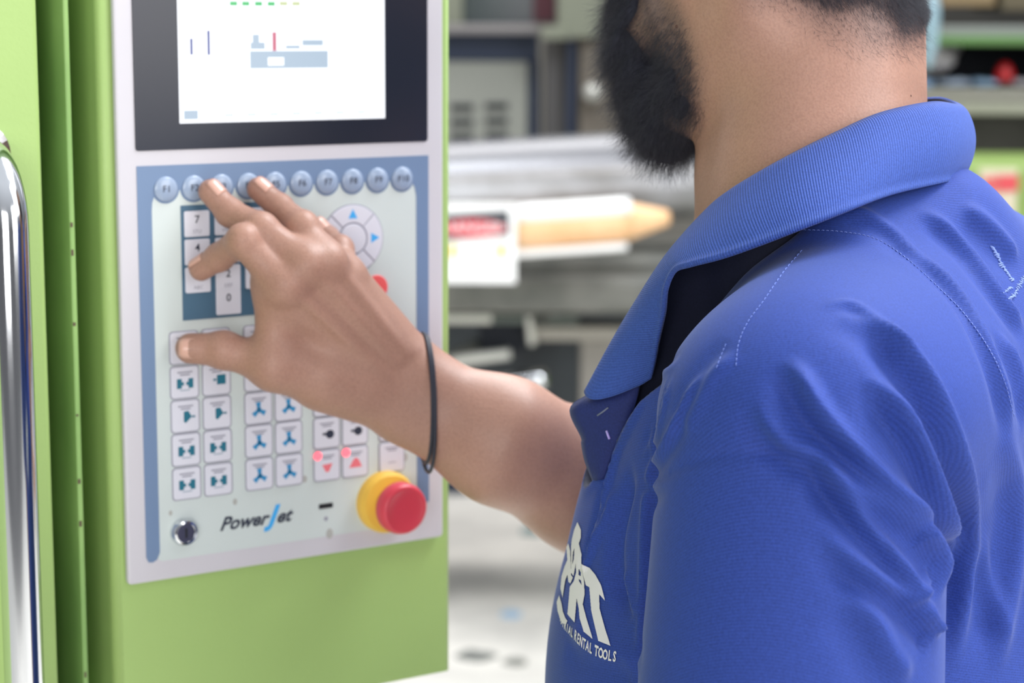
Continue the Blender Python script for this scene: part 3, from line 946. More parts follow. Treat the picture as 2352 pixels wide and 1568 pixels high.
def sdf_hand(p):
    # wrist + forearm (two parallel tapering cores: wider than deep)
    el = E0r; m1 = P(1150, 1010, 1.325); m2 = P(1350, 1106, 1.365)
    Wl = W0 + (m1 - W0) * 0.12
    d = None
    for s in (-1, 1):
        a = rcone(p, W0 + ACR * 0.0105 * s, m1 + ACR * 0.010 * s, 0.0205, 0.0290)
        a = smin(a, rcone(p, m1 + ACR * 0.010 * s, m2 + ACR * 0.009 * s, 0.0290, 0.0365), 0.02)
        a = smin(a, rcone(p, m2 + ACR * 0.009 * s, el, 0.0365, 0.0430), 0.02)
        d = a if d is None else smin(d, a, 0.02)
    d = smin(d, rcone(p, el, SR, 0.042, 0.050), 0.02)
    # metacarpals
    pal = None
    for k in fin:
        c = rcone(p, wr[k] - ANR * 0.003, fin[k][0] - ANR * 0.004, 0.0155, rad[k][0] + 0.0012)
        pal = c if pal is None else smin(pal, c, 0.009)
    pm = (W0 + fin['middle'][0]) / 2 - ANR * 0.012
    pal = smin(pal, rcone(p, W0 - ANR * 0.006, (fin['middle'][0] + fin['ring'][0]) / 2 - ANR * 0.012, 0.020, 0.015), 0.014)
    pal = smin(pal, rcone(p, W0 + ACR * 0.010, fin['pinky'][0] - ANR * 0.006, 0.017, 0.0105), 0.010)
    d = smin(d, pal, 0.018)
    # thumb: thenar mass, then two phalanges
    th_ = rcone(p, thumb[0] - ANR * 0.004, thumb[1], 0.0215, 0.0142)
    th_ = smin(th_, rcone(p, W0 - ACR * 0.006, Pn(745, 868, 0.050), 0.020, 0.0215), 0.012)
    d = smin(d, th_, 0.012)
    d = smin(d, rcone(p, thumb[1], fin['index'][0] - ANR * 0.016, 0.011, 0.012), 0.020)       # web
    t2 = smin(rcone(p, thumb[1], thumb[2], 0.0138, 0.0108), rcone(p, thumb[2], thumb[3], 0.0108, 0.0098), 0.004)
    t2 = smin(t2, ellip(p, thumb[2] + ANR * 0.002, (0.0122, 0.0122, 0.0122)), 0.004)
    d = smin(d, t2, 0.006)
    # tendons on the back of the hand
    for k, r in (('index', 0.0030), ('middle', 0.0034), ('ring', 0.0032), ('pinky', 0.0026)):
        a = wr[k] + ANR * 0.0135 + (fin[k][0] - wr[k]) * 0.28; b = fin[k][0] + ANR * 0.0098
        d = smin(d, rcone(p, a, b, 0.002, r), 0.007)
    for k in fin:
        J = fin[k]; R = rad[k]
        d = smin(d, ellip(p, J[0] + ANR * 0.003, (R[0] + .0012,) * 3), 0.006)
    # each finger blends with the palm at its knuckle but stays separate from its neighbours
    ff = None
    for k in fin:
        J = fin[k]; R = rad[k]
        g = rcone(p, J[0], J[1], R[0], R[1])
        g = smin(g, rcone(p, J[1], J[2], R[1], R[2]), 0.003)
        g = smin(g, rcone(p, J[2], J[3], R[2], R[3]), 0.003)
        g = smin(g, ellip(p, J[1] + ANR * 0.0016, (R[1] + .0006,) * 3), 0.004)
        g = smin(g, ellip(p, J[2] + ANR * 0.0006, (R[2] + .0003,) * 3), 0.003)
        ff = g if ff is None else smin(ff, g, 0.0018)
    d = smin(d, ff, 0.0055)
    return d


hv, hq = surfnets(sdf_hand, np.minimum(np.minimum(fin['index'][3], SR), E0r) - [0.06, 0.06, 0.06], np.maximum(np.maximum(SR, E0r), fin['ring'][3]) + [0.06, 0.06, 0.06], 0.00165)
uv_, uq = surfnets(sdf_upper, HO - [0.22, 0.28, 0.42], HO + [0.22, 0.28, 0.17], 0.0026)
# trousers-level body and left arm continue below the picture; all joined into one body mesh


def sdf_low(p):
    hipL = PB + TL * 0.09 + [0, 0, 0.90]; hipR = PB - TL * 0.09 + [0, 0, 0.90]
    d = rcone(p, SL, P(1835, 1960, 1.03), 0.047, 0.040)
    el = P(1835, 1960, 1.03); hd = el + TF * 0.07 + np.array([0, 0, -0.25])
    d = smin(d, rcone(p, el, hd, 0.040, 0.028), 0.01)
    d = smin(d, rcone(p, hd, hd + [-.005, 0, -0.075], 0.030, 0.034), 0.02)
    for k, (df, ln) in enumerate(((0.028, .075), (0.010, .085), (-0.008, .08), (-0.025, .065))):
        a = hd + TF * df + [0, 0, -0.09]
        d = smin(d, rcone(p, a, a + [0, 0, -ln], 0.010, 0.0078), 0.004)
    d = smin(d, rcone(p, hd + TF * .02 + [0, 0, -.02], hd + TF * .062 + [0, 0, -.08], 0.015, 0.009), 0.008)
    return d


lv, lq = surfnets(sdf_low, SL + [-0.16, -0.12, -0.75], SL + [0.12, 0.12, 0.06], 0.0032)
bv = np.vstack([uv_, hv, lv]); bq = np.vstack([uq, hq + len(uv_), lq + len(uv_) + len(hv)])
body_me = mesh_np('body', bv - PB, bq)
# masks: stubble and scalp density (growth pattern, in the head's own frame)
q = (bv - HO) @ HR.T * 1000
F_, L_, U_ = q[:, 0], q[:, 1], q[:, 2]
isup = np.arange(len(bv)) < len(uv_)


def noise3(p, s, seed=0):
    r = np.random.default_rng(seed); o = np.zeros(len(p))
    for k in range(14):
        d = r.normal(size=3) * s; o += np.sin(p @ d + r.uniform(0, 6.28))
    return o / 14 ** 0.5


nz = noise3(q, 0.06, 3); nz2 = noise3(q, 0.2, 4)
# beard growth: front of cheek, chin, under the jaw
e1 = sstep(38, 62, F_ + 3 * nz + 0.30 * np.clip(-62 - U_, -60, 30) * 0.5)
front = np.clip(1 - np.hypot((F_ - 76) / 44, (U_ + 78) / 56) + 0.05 * nz, -1, 1)
beard_m = sstep(0.0, 0.42, front) * isup
beard_m = np.maximum(beard_m, sstep(52, 70, F_ + 3 * nz) * sstep(-30, -44, U_) * sstep(-150, -140, U_) * isup)
# scalp: hairline on the nape
lineU = -47 - 26 * sstep(8, -45, F_) - 8 * sstep(-45, -90, F_) + 5 * nz
hair_m = sstep(-10, 28, U_ - lineU) * sstep(24, -6, F_ - 0.35 * np.clip(U_, 0, 80) * 1.0) * isup
hair_m = np.maximum(hair_m, sstep(48, 70, U_) * sstep(92, 72, F_) * isup)
hair_m *= 1 - np.exp(-(((F_ + 6) / 22) ** 2 + ((U_ - 4) / 34) ** 2 + ((np.abs(L_) - 84) / 16) ** 2)) * 0.98
attr(body_me, 'beard', beard_m); attr(body_me, 'scalp', hair_m)
hp2 = bv


def skin_material():
    m = bpy.data.materials.new('brown_skin'); m.use_nodes = True
    nt = m.node_tree; b = nt.nodes['Principled BSDF']
    b.inputs['Roughness'].default_value = 0.47
    b.inputs['Specular IOR Level'].default_value = 0.42
    b.inputs['Subsurface Weight'].default_value = 0.12
    b.inputs['Subsurface Radius'].default_value = (0.010, 0.004, 0.002)
    b.inputs['Subsurface Scale'].default_value = 0.5
    tc = nt.nodes.new('ShaderNodeTexCoord')

    def noise(sc, det=3):
        n = nt.nodes.new('ShaderNodeTexNoise'); n.inputs['Scale'].default_value = sc; n.inputs['Detail'].default_value = det
        nt.links.new(tc.outputs['Object'], n.inputs['Vector']); return n

    def ramp(src, c0, c1, p0=0.3, p1=0.7):
        r = nt.nodes.new('ShaderNodeValToRGB'); r.color_ramp.elements[0].position = p0; r.color_ramp.elements[1].position = p1
        r.color_ramp.elements[0].color = (*c0, 1); r.color_ramp.elements[1].color = (*c1, 1)
        nt.links.new(src, r.inputs[0]); return r

    def mix(fac, a, b_):
        x = nt.nodes.new('ShaderNodeMix'); x.data_type = 'RGBA'
        nt.links.new(fac, x.inputs['Factor'])
        for s, k in ((a, 'A'), (b_, 'B')):
            i = [q_ for q_ in x.inputs if q_.name == k and q_.type == 'RGBA'][0]
            if isinstance(s, tuple): i.default_value = (*s, 1)
            else: nt.links.new(s, i)
        return [q_ for q_ in x.outputs if q_.type == 'RGBA'][0]
    r1 = ramp(noise(14).outputs['Fac'], lin((160, 121, 105)), lin((175, 134, 117)))
    r2 = ramp(noise(700, 2).outputs['Fac'], (0.86, 0.84, 0.84), (1, 1, 1), 0.3, 0.6)
    mm = nt.nodes.new('ShaderNodeMix'); mm.data_type = 'RGBA'; mm.blend_type = 'MULTIPLY'; mm.inputs['Factor'].default_value = 1
    ia = [q_ for q_ in mm.inputs if q_.type == 'RGBA']; nt.links.new(r1.outputs[0], ia[0]); nt.links.new(r2.outputs[0], ia[1])
    base = [q_ for q_ in mm.outputs if q_.type == 'RGBA'][0]
    for nm, col, k in (('beard', (74, 62, 62), 0.7), ('scalp', (66, 56, 60), 0.9)):
        a = nt.nodes.new('ShaderNodeAttribute'); a.attribute_name = nm
        ml = nt.nodes.new('ShaderNodeMath'); ml.operation = 'MULTIPLY'; ml.inputs[1].default_value = k
        nt.links.new(a.outputs['Fac'], ml.inputs[0])
        base = mix(ml.outputs[0], base, lin(col))
    nt.links.new(base, b.inputs['Base Color'])
    bp = nt.nodes.new('ShaderNodeBump'); bp.inputs['Strength'].default_value = 0.22; bp.inputs['Distance'].default_value = 0.0005
    vo = nt.nodes.new('ShaderNodeTexVoronoi'); vo.inputs['Scale'].default_value = 620
    nt.links.new(tc.outputs['Object'], vo.inputs['Vector'])
    nt.links.new(vo.outputs['Distance'], bp.inputs['Height']); nt.links.new(bp.outputs[0], b.inputs['Normal'])
    return m


M_skin = skin_material()
body = link('body', body_me, M_skin, person)
body['label'] = 'brown skinned head, neck, right arm and hand'

# nails
M_nail = mat('fingernail', (202, 158, 142), 0.3, coat=0.2)


def nail(c, along, up, w, l):
    along = along / np.linalg.norm(along); up = up - along * (up @ along); up /= np.linalg.norm(up); side = np.cross(along, up)
    bm = bmesh.new(); g = []
    nu, nv = 8, 7
    for i in range(nu):
        row = []
        for j in range(nv):
            s = -1 + 2 * j / (nv - 1); t = i / (nu - 1)
            ww = w * (1 - 0.25 * max(0, t - .6) ** 2 * 6)
            p_ = c + along * (t - 0.5) * l + side * s * ww / 2 + up * (-0.0022 * s * s - 0.0012 * (max(0, t - .75) / .25) ** 2)
            row.append(bm.verts.new(p_ - PB))
        g.append(row)
    for i in range(nu - 1):
        for j in range(nv - 1):
            bm.faces.new((g[i][j], g[i + 1][j], g[i + 1][j + 1], g[i][j + 1]))
    o = link('fingernail', mesh_of(bm), M_nail, body, smooth=True)
    md = o.modifiers.new('s', 'SOLIDIFY'); md.thickness = 0.0006
    return o


TOC = -(WM @ np.array([0.0, 0.0, 1.0]))
nail(thumb[3] + TOC * 0.0092, thumb[3] - thumb[2], TOC, 0.0125, 0.0125)
for k in ('index', 'middle', 'ring', 'pinky'):
    a = fin[k][3] - fin[k][2]; a = a / np.linalg.norm(a)
    up = (ACR * 0.75 + ANR * 0.9) if k != 'index' else WM @ np.array([-0.55, -0.9, -0.35]); up = up - a * (up @ a); up /= np.linalg.norm(up)
    nail(fin[k][3] + up * (rad[k][3] + 0.0001) - a * 0.001, a, up, 0.0105, 0.0115)
# eyes
for s in (-1, 1):
    e = link('eyeball', mesh_of(lathe_bm([(0.0001, -0.0118), (0.006, -0.010), (0.0105, -0.0055), (0.0119, 0), (0.0105, 0.0055), (0.006, 0.0102), (0.0001, 0.0119)], 20)), mat('eye_white', (226, 220, 214), 0.2), body, smooth=True)
    e.location = hw(80.5, 31 * s, 10) - PB
    e.rotation_euler = Vector(HF).to_track_quat('-Y', 'Z').to_euler()
    ir = link('iris', mesh_of(lathe_bm([(0.0056, 0.0103), (0.0054, 0.0110), (0.0025, 0.0119), (0.0001, 0.0121)], 20)), mat('dark_brown_iris', (52, 34, 26), 0.2), body)
    ir.location = e.location; ir.rotation_euler = e.rotation_euler
# mole marks on the cheek and nape
tree_body = BVHTree.FromPolygons([Vector(v) for v in bv], bq.tolist())


def hit(tree, px, py):
    r = WM @ np.array([(px - 1176) / FPX, (py - 784) / FPX, 1.0])
    loc, nor, idx, dist = tree.ray_cast(Vector(CAM), Vector(r).normalized())
    return (None, None) if loc is None else (np.array(loc), np.array(nor))


for px_, py_, rr_ in ((1554, 61, 0.0011), (2092, 220, 0.0006)):
    c_, n_ = hit(tree_body, px_, py_)
    if c_ is not None:
        o = link('mole', mesh_of(lathe_bm([(rr_, -0.0002), (rr_ * .8, 0.0003), (rr_ * .2, 0.0005)], 12)), mat('mole', (84, 56, 50), 0.6), body, smooth=True)
        o.location = c_ - PB; o.rotation_euler = Vector(n_).to_track_quat('-Y', 'Z').to_euler()

# bracelet: thin black double cord
M_cord = mat('black_cord', (40, 42, 54), 0.45)
Lw = (P(1150, 1010, 1.325) - W0); Lw /= np.linalg.norm(Lw)
bc = (Pn(960, 912, 0.062) + P(975, 920, 1.318)) / 2
bc = W0 + Lw * 0.012
ctr = bc
side = np.cross(Lw, ACR); side /= np.linalg.norm(side)
BA = WM @ np.array([-0.02, -1.0, 0]); ctr = W0 + Lw * 0.008; side = np.cross(BA, WM @ np.array([1.0, 0, 0])) + BA * 0.0 + WM @ np.array([-0.25, 0, 0]); side /= np.linalg.norm(side)
for k in range(2):
    pts = []
    for i in range(49):
        a = 2 * math.pi * i / 48
        loop_dir = BA * math.cos(a) + side * math.sin(a)
        base = ctr + Lw * (0.002 * k)
        # fall onto the wrist: march outwards to the skin
        ts = np.linspace(0.015, 0.045, 61); pp_ = base + loop_dir * ts[:, None]
        d_ = sdf_hand(pp_); j = np.argmax(d_ > 0.0); 
        rr_ = ts[j] + 0.0012 + (0.0045 if k else 0.0) * max(0, -math.cos(a)) ** 3
        pts.append(base + loop_dir * rr_ - PB)
    o = link('bracelet_cord', mesh_of(tube_bm(pts, 0.00125, 8, cap=False)), M_cord, person, smooth=True)
# ------------------------------------------------------------------ polo shirt
SCUT = None


def sdf_shirt0(p):
    d = ellip(p, P(1850, 1540, 1.20), (0.1545, 0.165, 0.200), TR)
    d = smin(d, ellip(p, P(1930, 1230, 1.205), (0.128, 0.165, 0.170), TR), 0.04)
    d = smin(d, ellip(p, P(1860, 2060, 1.21), (0.142, 0.175, 0.36), TR), 0.04)
    d = smin(d, ellip(p, P(2140, 1000, 1.235), (0.115, 0.165, 0.150), TR), 0.05)
    d = smin(d, rcone(p, P(1935, 665, 1.165), SL + [0.012, 0.016, -0.008], 0.058, 0.064), 0.030)
    d = smin(d, rcone(p, P(2060, 690, 1.17), P(2020, 950, 1.06), 0.062, 0.07), 0.040)
    d = smin(d, rcone(p, P(1925, 690, 1.20), SR + [0.0, -0.01, -0.01], 0.058, 0.062), 0.040)
    d = smin(d, rcone(p, P(2125, 610, 1.165), P(2140, 900, 1.20), 0.048, 0.07), 0.030)
    d = smin(d, rcone(p, P(1945, 580, 1.108), P(2120, 540, 1.142), 0.034, 0.042), 0.022)
    # chest rising to the open neckline
    d = smin(d, rcone(p, P(1680, 820, 1.175), P(1600, 1140, 1.19), 0.044, 0.055), 0.035)
    d = smin(d, rcone(p, P(1790, 730, 1.125), P(1650, 990, 1.120), 0.036, 0.045), 0.030)
    return d


def sdf_sleeve(p):
    s = rcone(p, SL + [0.004, 0.005, -0.014], P(1804, 1700, 1.000), 0.0738, 0.0768)
    s = smax(s, -(p[:, 2] - P(1822, 1720, 1.0)[2]) + 0 * s, 0.004)
    return s


cNN = P(1865, 330, 1.172)


def sdf_hole(p):
    h = rcone(p, P(1910, 100, 1.172), P(1885, 500, 1.168), 0.066, 0.066)
    h = smin(h, rcone(p, P(1780, 560, 1.150), P(1590, 780, 1.152), 0.064, 0.058), 0.02)
    h = smin(h, rcone(p, P(1570, 800, 1.165), P(1400, 1060, 1.175), 0.056, 0.018), 0.02)
    pr = p - P(1840, 560, 1.10)
    e1_ = P(1510, 862, 1.10) - P(1840, 560, 1.10); e1_ -= TL * (e1_ @ TL); e1_ /= np.linalg.norm(e1_)
    nrm_ = np.cross(TL, e1_); nrm_ *= np.sign(nrm_[2])
    cut = smax(-(pr @ nrm_), np.abs((p - cNN) @ TL) - 0.088, 0.012)
    return smin(h, cut, 0.006)


def sdf_shirt(p):
    d = smin(sdf_shirt0(p), sdf_sleeve(p), 0.014 + 0.032 * sstep(SL[2] - 0.05, SL[2] + 0.03, p[:, 2]))
    rs = rcone(p, SR, SR + (E0r - SR) * 0.62, 0.066, 0.062)
    d = smin(d, rs, 0.02)
    d = smax(d, -sdf_hole(p), 0.006)
    return smax(d, -(p[:, 2] - 0.90), 0.01)


sv, sq = surfnets(sdf_shirt, P(1860, 1200, 1.2) + [-0.25, -0.30, -0.42], P(1860, 1200, 1.2) + [0.27, 0.36, 0.27], 0.0024)
tree_s = BVHTree.FromPolygons([Vector(v) for v in sv], sq.tolist())


def drape(pts, n=60):
    """polyline given by where it is seen, laid on the garment's own surface"""
    out = []
    for p_ in catmull(np.array(pts, float), n):
        a, b = hit(tree_s, p_[0], p_[1])
        if a is not None:
            out.append(a)
    return np.array(out)


# folds: (points, height mm, half width mm, side valley: + right/below, mm, s0, s1 taper)
FOLDS = [
    ([(1880, 700), (1997, 743), (2068, 797), (2133, 883), (2183, 997), (2214, 1110), (2222, 1250), (2205, 1420), (2185, 1560)], 6.0, 6.5, 5.0),
    ([(1979, 851), (2051, 915), (2105, 985), (2157, 1096), (2184, 1231), (2177, 1320)], 6.5, 6.0, 5.5),
    ([(1800, 810), (1840, 866), (1893, 950), (1983, 1045), (2060, 1123), (2138, 1177), (2152, 1210)], 5.5, 5.5, 4.5),
    ([(1729, 897), (1758, 968), (1808, 1018), (1882, 1045), (1922, 1100), (1990, 1190), (2060, 1270), (2130, 1383), (2155, 1400)], 4.5, 5.0, 3.8),
    ([(1850, 1052), (1905, 1076), (1963, 1111), (2060, 1169), (2138, 1224), (2165, 1293), (2161, 1386)], 5.5, 7.0, 4.0),
    ([(1870, 1200), (1983, 1301), (2080, 1363), (2145, 1433), (2153, 1460)], 5.0, 5.5, 4.0),
    ([(1925, 1340), (2002, 1406), (2045, 1495), (2099, 1568)], 4.0, 8.0, 2.5),
    ([(2080, 1390), (2130, 1340), (2150, 1300)], 2.5, 3.5, 2.0),
    ([(1560, 820), (1500, 880), (1424, 1014), (1390, 1110), (1368, 1200), (1345, 1290)], 3.0, 3.6, 2.2),
    ([(1620, 840), (1576, 899), (1539, 982), (1493, 1074), (1480, 1120)], 2.4, 3.6, -1.2),
    ([(1530, 850), (1510, 930), (1495, 1000), (1470, 1060)], 1.2, 3.0, -0.5),
    ([(1530, 1098), (1484, 1130), (1472, 1200), (1468, 1400), (1462, 1560)], 2.0, 4.0, -2.5),
    ([(1452, 1060), (1425, 1140), (1402, 1240), (1405, 1330), (1440, 1420)], -5.0, 8.5, 0.0),
    ([(1415, 1300), (1435, 1360), (1462, 1410)], 2.5, 4.0, 1.5),
    ([(1400, 1110), (1385, 1180), (1350, 1270), (1330, 1320)], 2.2, 4.0, 1.2),
    ([(1535, 860), (1512, 960), (1490, 1060)], 2.0, 3.2, 1.0),
    ([(1700, 800), (1640, 850), (1590, 930), (1560, 1000)], 1.8, 6.0, 1.0),
    ([(1300, 1430), (1340, 1470), (1420, 1500), (1470, 1530)], 2.5, 8.0, 1.5),
    ([(2090, 480), (2160, 520), (2230, 600), (2300, 700), (2352, 760)], 3.5, 6.0, 2.0),
    ([(2200, 470), (2270, 520), (2340, 600)], 3.0, 7.0, 2.0),
    ([(2050, 560), (2140, 620), (2210, 700), (2260, 790), (2300, 900), (2325, 1000)], 3.0, 5.0, 2.5),
    ([(2290, 760), (2330, 860), (2352, 960)], 3.5, 6.0, 2.5),
    ([(2240, 1190), (2262, 1290), (2290, 1390), (2300, 1480)], 2.5, 6.0, 1.5),
    ([(2300, 950), (2330, 1100), (2335, 1250), (2310, 1420), (2280, 1560)], 3.0, 8.0, 3.0),
    ([(1920, 480), (1990, 500), (2060, 550), (2110, 620)], 2.2, 5.0, 1.2),
    ([(1880, 705), (1960, 700), (2040, 760), (2090, 830)], 1.5, 4.0, 1.5),
]


def vnorm(verts, quads):
    a = verts[quads[:, 2]] - verts[quads[:, 0]]; b = verts[quads[:, 3]] - verts[quads[:, 1]]
    fn = np.cross(a, b); n = np.zeros_like(verts)
    for k in range(4):
        np.add.at(n, quads[:, k], fn)
    return n / (np.linalg.norm(n, axis=1, keepdims=True) + 1e-12)


sn = vnorm(sv, sq)
disp = np.zeros(len(sv))
for pts, hgt, wid, val in FOLDS:
    L = drape(pts, 50)
    hgt, val, wid = hgt * 1.38, val * 1.25, wid * 0.82
    if len(L) < 5: continue
    wm = wid / 1000
    lo, hi = L.min(0) - wm * 5, L.max(0) + wm * 5
    idx = np.nonzero(((sv > lo) & (sv < hi)).all(1))[0]
    V = sv[idx]; best = np.full(len(idx), 9.0); bs = np.zeros(len(idx)); bside = np.zeros(len(idx))
    m = len(L) - 1
    for i in range(m):
        a, b = L[i], L[i + 1]; ba = b - a; l2 = ba @ ba
        if l2 < 1e-12: continue
        t = np.clip((V - a) @ ba / l2, 0, 1); r = V - a - t[:, None] * ba
        dd = np.linalg.norm(r, axis=1)
        k = dd < best
        best[k] = dd[k]; bs[k] = (i + t[k]) / m
        cr = np.cross(sn[idx][k], ba / np.sqrt(l2))
        bside[k] = -np.einsum('ij,ij->i', r[k], cr)
    tp = sstep(0, 0.28, bs) * sstep(1.0, 0.80, bs)
    dz = hgt * np.exp(-(best / wm) ** 2)
    if val:
        sg = np.sign(val)
        off = bside * sg
        off = np.where(np.abs(off) > best, off, np.sign(off) * best)
        dz -= abs(val) * np.exp(-((off - 2.1 * wm) / (1.5 * wm)) ** 2)
    dz[best > 5 * wm] = 0
    disp[idx] += dz * tp / 1000
# broad soft unevenness of loose cloth
nzs = noise3(sv * 1000, 0.012, 11) * 1.2 + noise3(sv * 1000, 0.03, 12) * 0.45
armhole = drape([(1480, 1125), (1540, 1078), (1640, 1048), (1740, 1044), (1830, 1047)], 60)
dmin = np.full(len(sv), 9.0)
for a in armhole:
    dmin = np.minimum(dmin, np.linalg.norm(sv - a, axis=1))
disp += nzs / 1000 - 0.0016 * np.exp(-(dmin / 0.0024) ** 2)
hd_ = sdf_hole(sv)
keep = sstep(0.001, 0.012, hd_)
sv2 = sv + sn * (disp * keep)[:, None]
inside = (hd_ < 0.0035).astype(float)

M_shirt = None


def cloth(name, rgb, rough=0.72, rib=True, period=0.0014, strength=0.5, inner=None, sheen=0.12):
    m = bpy.data.materials.new(name); m.use_nodes = True
    nt = m.node_tree; b = nt.nodes['Principled BSDF']
    b.inputs['Roughness'].default_value = rough
    b.inputs['Specular IOR Level'].default_value = 0.25
    b.inputs['Sheen Weight'].default_value = sheen
    b.inputs['Sheen Roughness'].default_value = 0.4
    b.inputs['Sheen Tint'].default_value = (0.75, 0.82, 1.0, 1)
    c = lin(rgb)
    tc = nt.nodes.new('ShaderNodeTexCoord')
    n = nt.nodes.new('ShaderNodeTexNoise'); n.inputs['Scale'].default_value = 900; n.inputs['Detail'].default_value = 2
    nt.links.new(tc.outputs['Object'], n.inputs['Vector'])
    r = nt.nodes.new('ShaderNodeValToRGB'); r.color_ramp.elements[0].position = 0.3; r.color_ramp.elements[1].position = 0.7
    r.color_ramp.elements[0].color = (*[x * 0.82 for x in c], 1); r.color_ramp.elements[1].color = (*[min(1, x * 1.12) for x in c], 1)
    nt.links.new(n.outputs['Fac'], r.inputs[0])
    col = r.outputs[0]
    if rib:
        a = nt.nodes.new('ShaderNodeAttribute'); a.attribute_name = 'rib'
        w = nt.nodes.new('ShaderNodeMath'); w.operation = 'MULTIPLY'; w.inputs[1].default_value = 2 * math.pi / period
        nt.links.new(a.outputs['Fac'], w.inputs[0])
        s = nt.nodes.new('ShaderNodeMath'); s.operation = 'SINE'; nt.links.new(w.outputs[0], s.inputs[0])
        s2 = nt.nodes.new('ShaderNodeMath'); s2.operation = 'MULTIPLY_ADD'; s2.inputs[1].default_value = 0.5; s2.inputs[2].default_value = 0.5
        nt.links.new(s.outputs[0], s2.inputs[0])
        bp = nt.nodes.new('ShaderNodeBump'); bp.inputs['Strength'].default_value = strength; bp.inputs['Distance'].default_value = 0.0004
        nt.links.new(s2.outputs[0], bp.inputs['Height']); nt.links.new(bp.outputs[0], b.inputs['Normal'])
        mx = nt.nodes.new('ShaderNodeMix'); mx.data_type = 'RGBA'; mx.blend_type = 'MULTIPLY'
        ia = [q_ for q_ in mx.inputs if q_.type == 'RGBA']
        mr_ = nt.nodes.new('ShaderNodeMapRange'); mr_.inputs['To Min'].default_value = 0.89; mr_.inputs['To Max'].default_value = 1.06
        nt.links.new(s2.outputs[0], mr_.inputs['Value'])
        mx.inputs['Factor'].default_value = 1.0
        nt.links.new(col, ia[0]); nt.links.new(mr_.outputs[0], ia[1])
        col = [q_ for q_ in mx.outputs if q_.type == 'RGBA'][0]
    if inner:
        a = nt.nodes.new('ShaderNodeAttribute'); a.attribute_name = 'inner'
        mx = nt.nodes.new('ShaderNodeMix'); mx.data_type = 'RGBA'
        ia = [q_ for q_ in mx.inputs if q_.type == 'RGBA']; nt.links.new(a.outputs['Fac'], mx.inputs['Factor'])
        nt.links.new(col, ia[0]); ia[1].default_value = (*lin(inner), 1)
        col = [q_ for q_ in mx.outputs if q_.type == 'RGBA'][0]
    nt.links.new(col, b.inputs['Base Color'])
    return m


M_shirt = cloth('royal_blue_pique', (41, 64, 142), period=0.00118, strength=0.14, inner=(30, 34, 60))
M_collar = cloth('royal_blue_rib_knit', (55, 81, 158), period=0.00155, strength=0.6)
M_navyc = cloth('navy_placket_cloth', (34, 44, 100), rib=False, sheen=0.1)
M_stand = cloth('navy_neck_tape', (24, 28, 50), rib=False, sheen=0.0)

sme = mesh_np('polo_shirt', sv2 - PB, sq)
nb_ = P(1980, 420, 1.20)
attr(sme, 'rib', np.linalg.norm((sv - nb_) * [1, 1, 1], axis=1))
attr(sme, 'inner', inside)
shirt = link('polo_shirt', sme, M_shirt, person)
tree_s2 = BVHTree.FromPolygons([Vector(v) for v in sv2], sq.tolist())

# collar leaf: fold line T and free edge E, near side, then mirrored to the far side
T = [(2210, 240, 1.160), (2150, 237, 1.118), (2030, 262, 1.100), (1925, 306, 1.090), (1820, 356, 1.085), (1720, 410, 1.092), (1655, 452, 1.104), (1608, 500, 1.116), (1556, 566, 1.126), (1498, 648, 1.136), (1440, 733, 1.146), (1394, 808, 1.152), (1347, 892, 1.158)]
E = [(2222, 404, 1.164), (2160, 420, 1.108), (2050, 447, 1.072), (1950, 482, 1.050), (1850, 520, 1.042), (1750, 558, 1.045), (1660, 590, 1.055), (1592, 608, 1.066), (1550, 622, 1.076), (1528, 662, 1.086), (1530, 722, 1.100), (1514, 800, 1.118), (1494, 868, 1.128)]
Tn = np.array([P(*t) for t in T]); En = np.array([P(*t) for t in E])
cN = P(1865, 330, 1.172)
lT = (Tn - cN) @ TL


def full(A):
    A = A.copy()
    back = A[0] - TL * ((A[0] - cN) @ TL)          # back centre on the mid plane
    A[0] = back
    far = np.array([a - 2 * TL * ((a - cN) @ TL) for a in A[1:]])
    return np.vstack([far[::-1], A])


Tf = full(Tn); Ef = full(En)
NC = 260
Tc = catmull(Tf, NC); Ec = catmull(Ef, NC)
ax = cN - P(1880, 900, 1.18); ax /= np.linalg.norm(ax)
out = Tc - cN; out -= (out @ ax)[:, None] * ax; out /= np.linalg.norm(out, axis=1, keepdims=True)
rows = []
NR_ = 26
for j in range(NR_):
    t = j / (NR_ - 1)
    bul = 0.0060 * math.sin(math.pi * min(1, t * 1.1)) ** 0.8 if t < 0.9 else 0.0060 * math.sin(math.pi * 0.99) ** 0.8
    w = Tc + (Ec - Tc) * t + out * bul
    # rounded roll at the fold
    if t < 0.12:
        k = t / 0.12
        w = w - out * 0.0035 * (1 - math.sqrt(1 - (1 - k) ** 2)) 
    rows.append(w)
# soft waves along the free edge, and a slightly bowed tip
sl = np.concatenate([[0], np.cumsum(np.linalg.norm(np.diff(Tc, axis=0), axis=1))])
for j, w in enumerate(rows):
    t = j / (NR_ - 1)
    w += out * (0.0012 * t * np.sin(sl * 75))[:, None]
    tipw = np.exp(-((sl[-1] - sl) / 0.012) ** 2) * math.sin(math.pi * t)
    w += (Tc[-1] - Tc[-8]) / np.linalg.norm(Tc[-1] - Tc[-8]) * (0.0105 * tipw)[:, None]
G = np.array(rows)


def grid_mesh(name, G, ribv=None):
    nr, nc = G.shape[:2]
    idx = np.arange(nr * nc).reshape(nr, nc)
    q_ = np.stack([idx[:-1, :-1], idx[:-1, 1:], idx[1:, 1:], idx[1:, :-1]], -1).reshape(-1, 4)
    me = mesh_np(name, G.reshape(-1, 3) - PB, q_)
    attr(me, 'rib', np.tile(ribv if ribv is not None else np.zeros(nc), nr))
    return me


collar = link('collar', grid_mesh('collar', G, sl), M_collar, shirt, label='ribbed blue fold-over collar')
md = collar.modifiers.new('thick', 'SOLIDIFY'); md.thickness = 0.0028; md.offset = 0
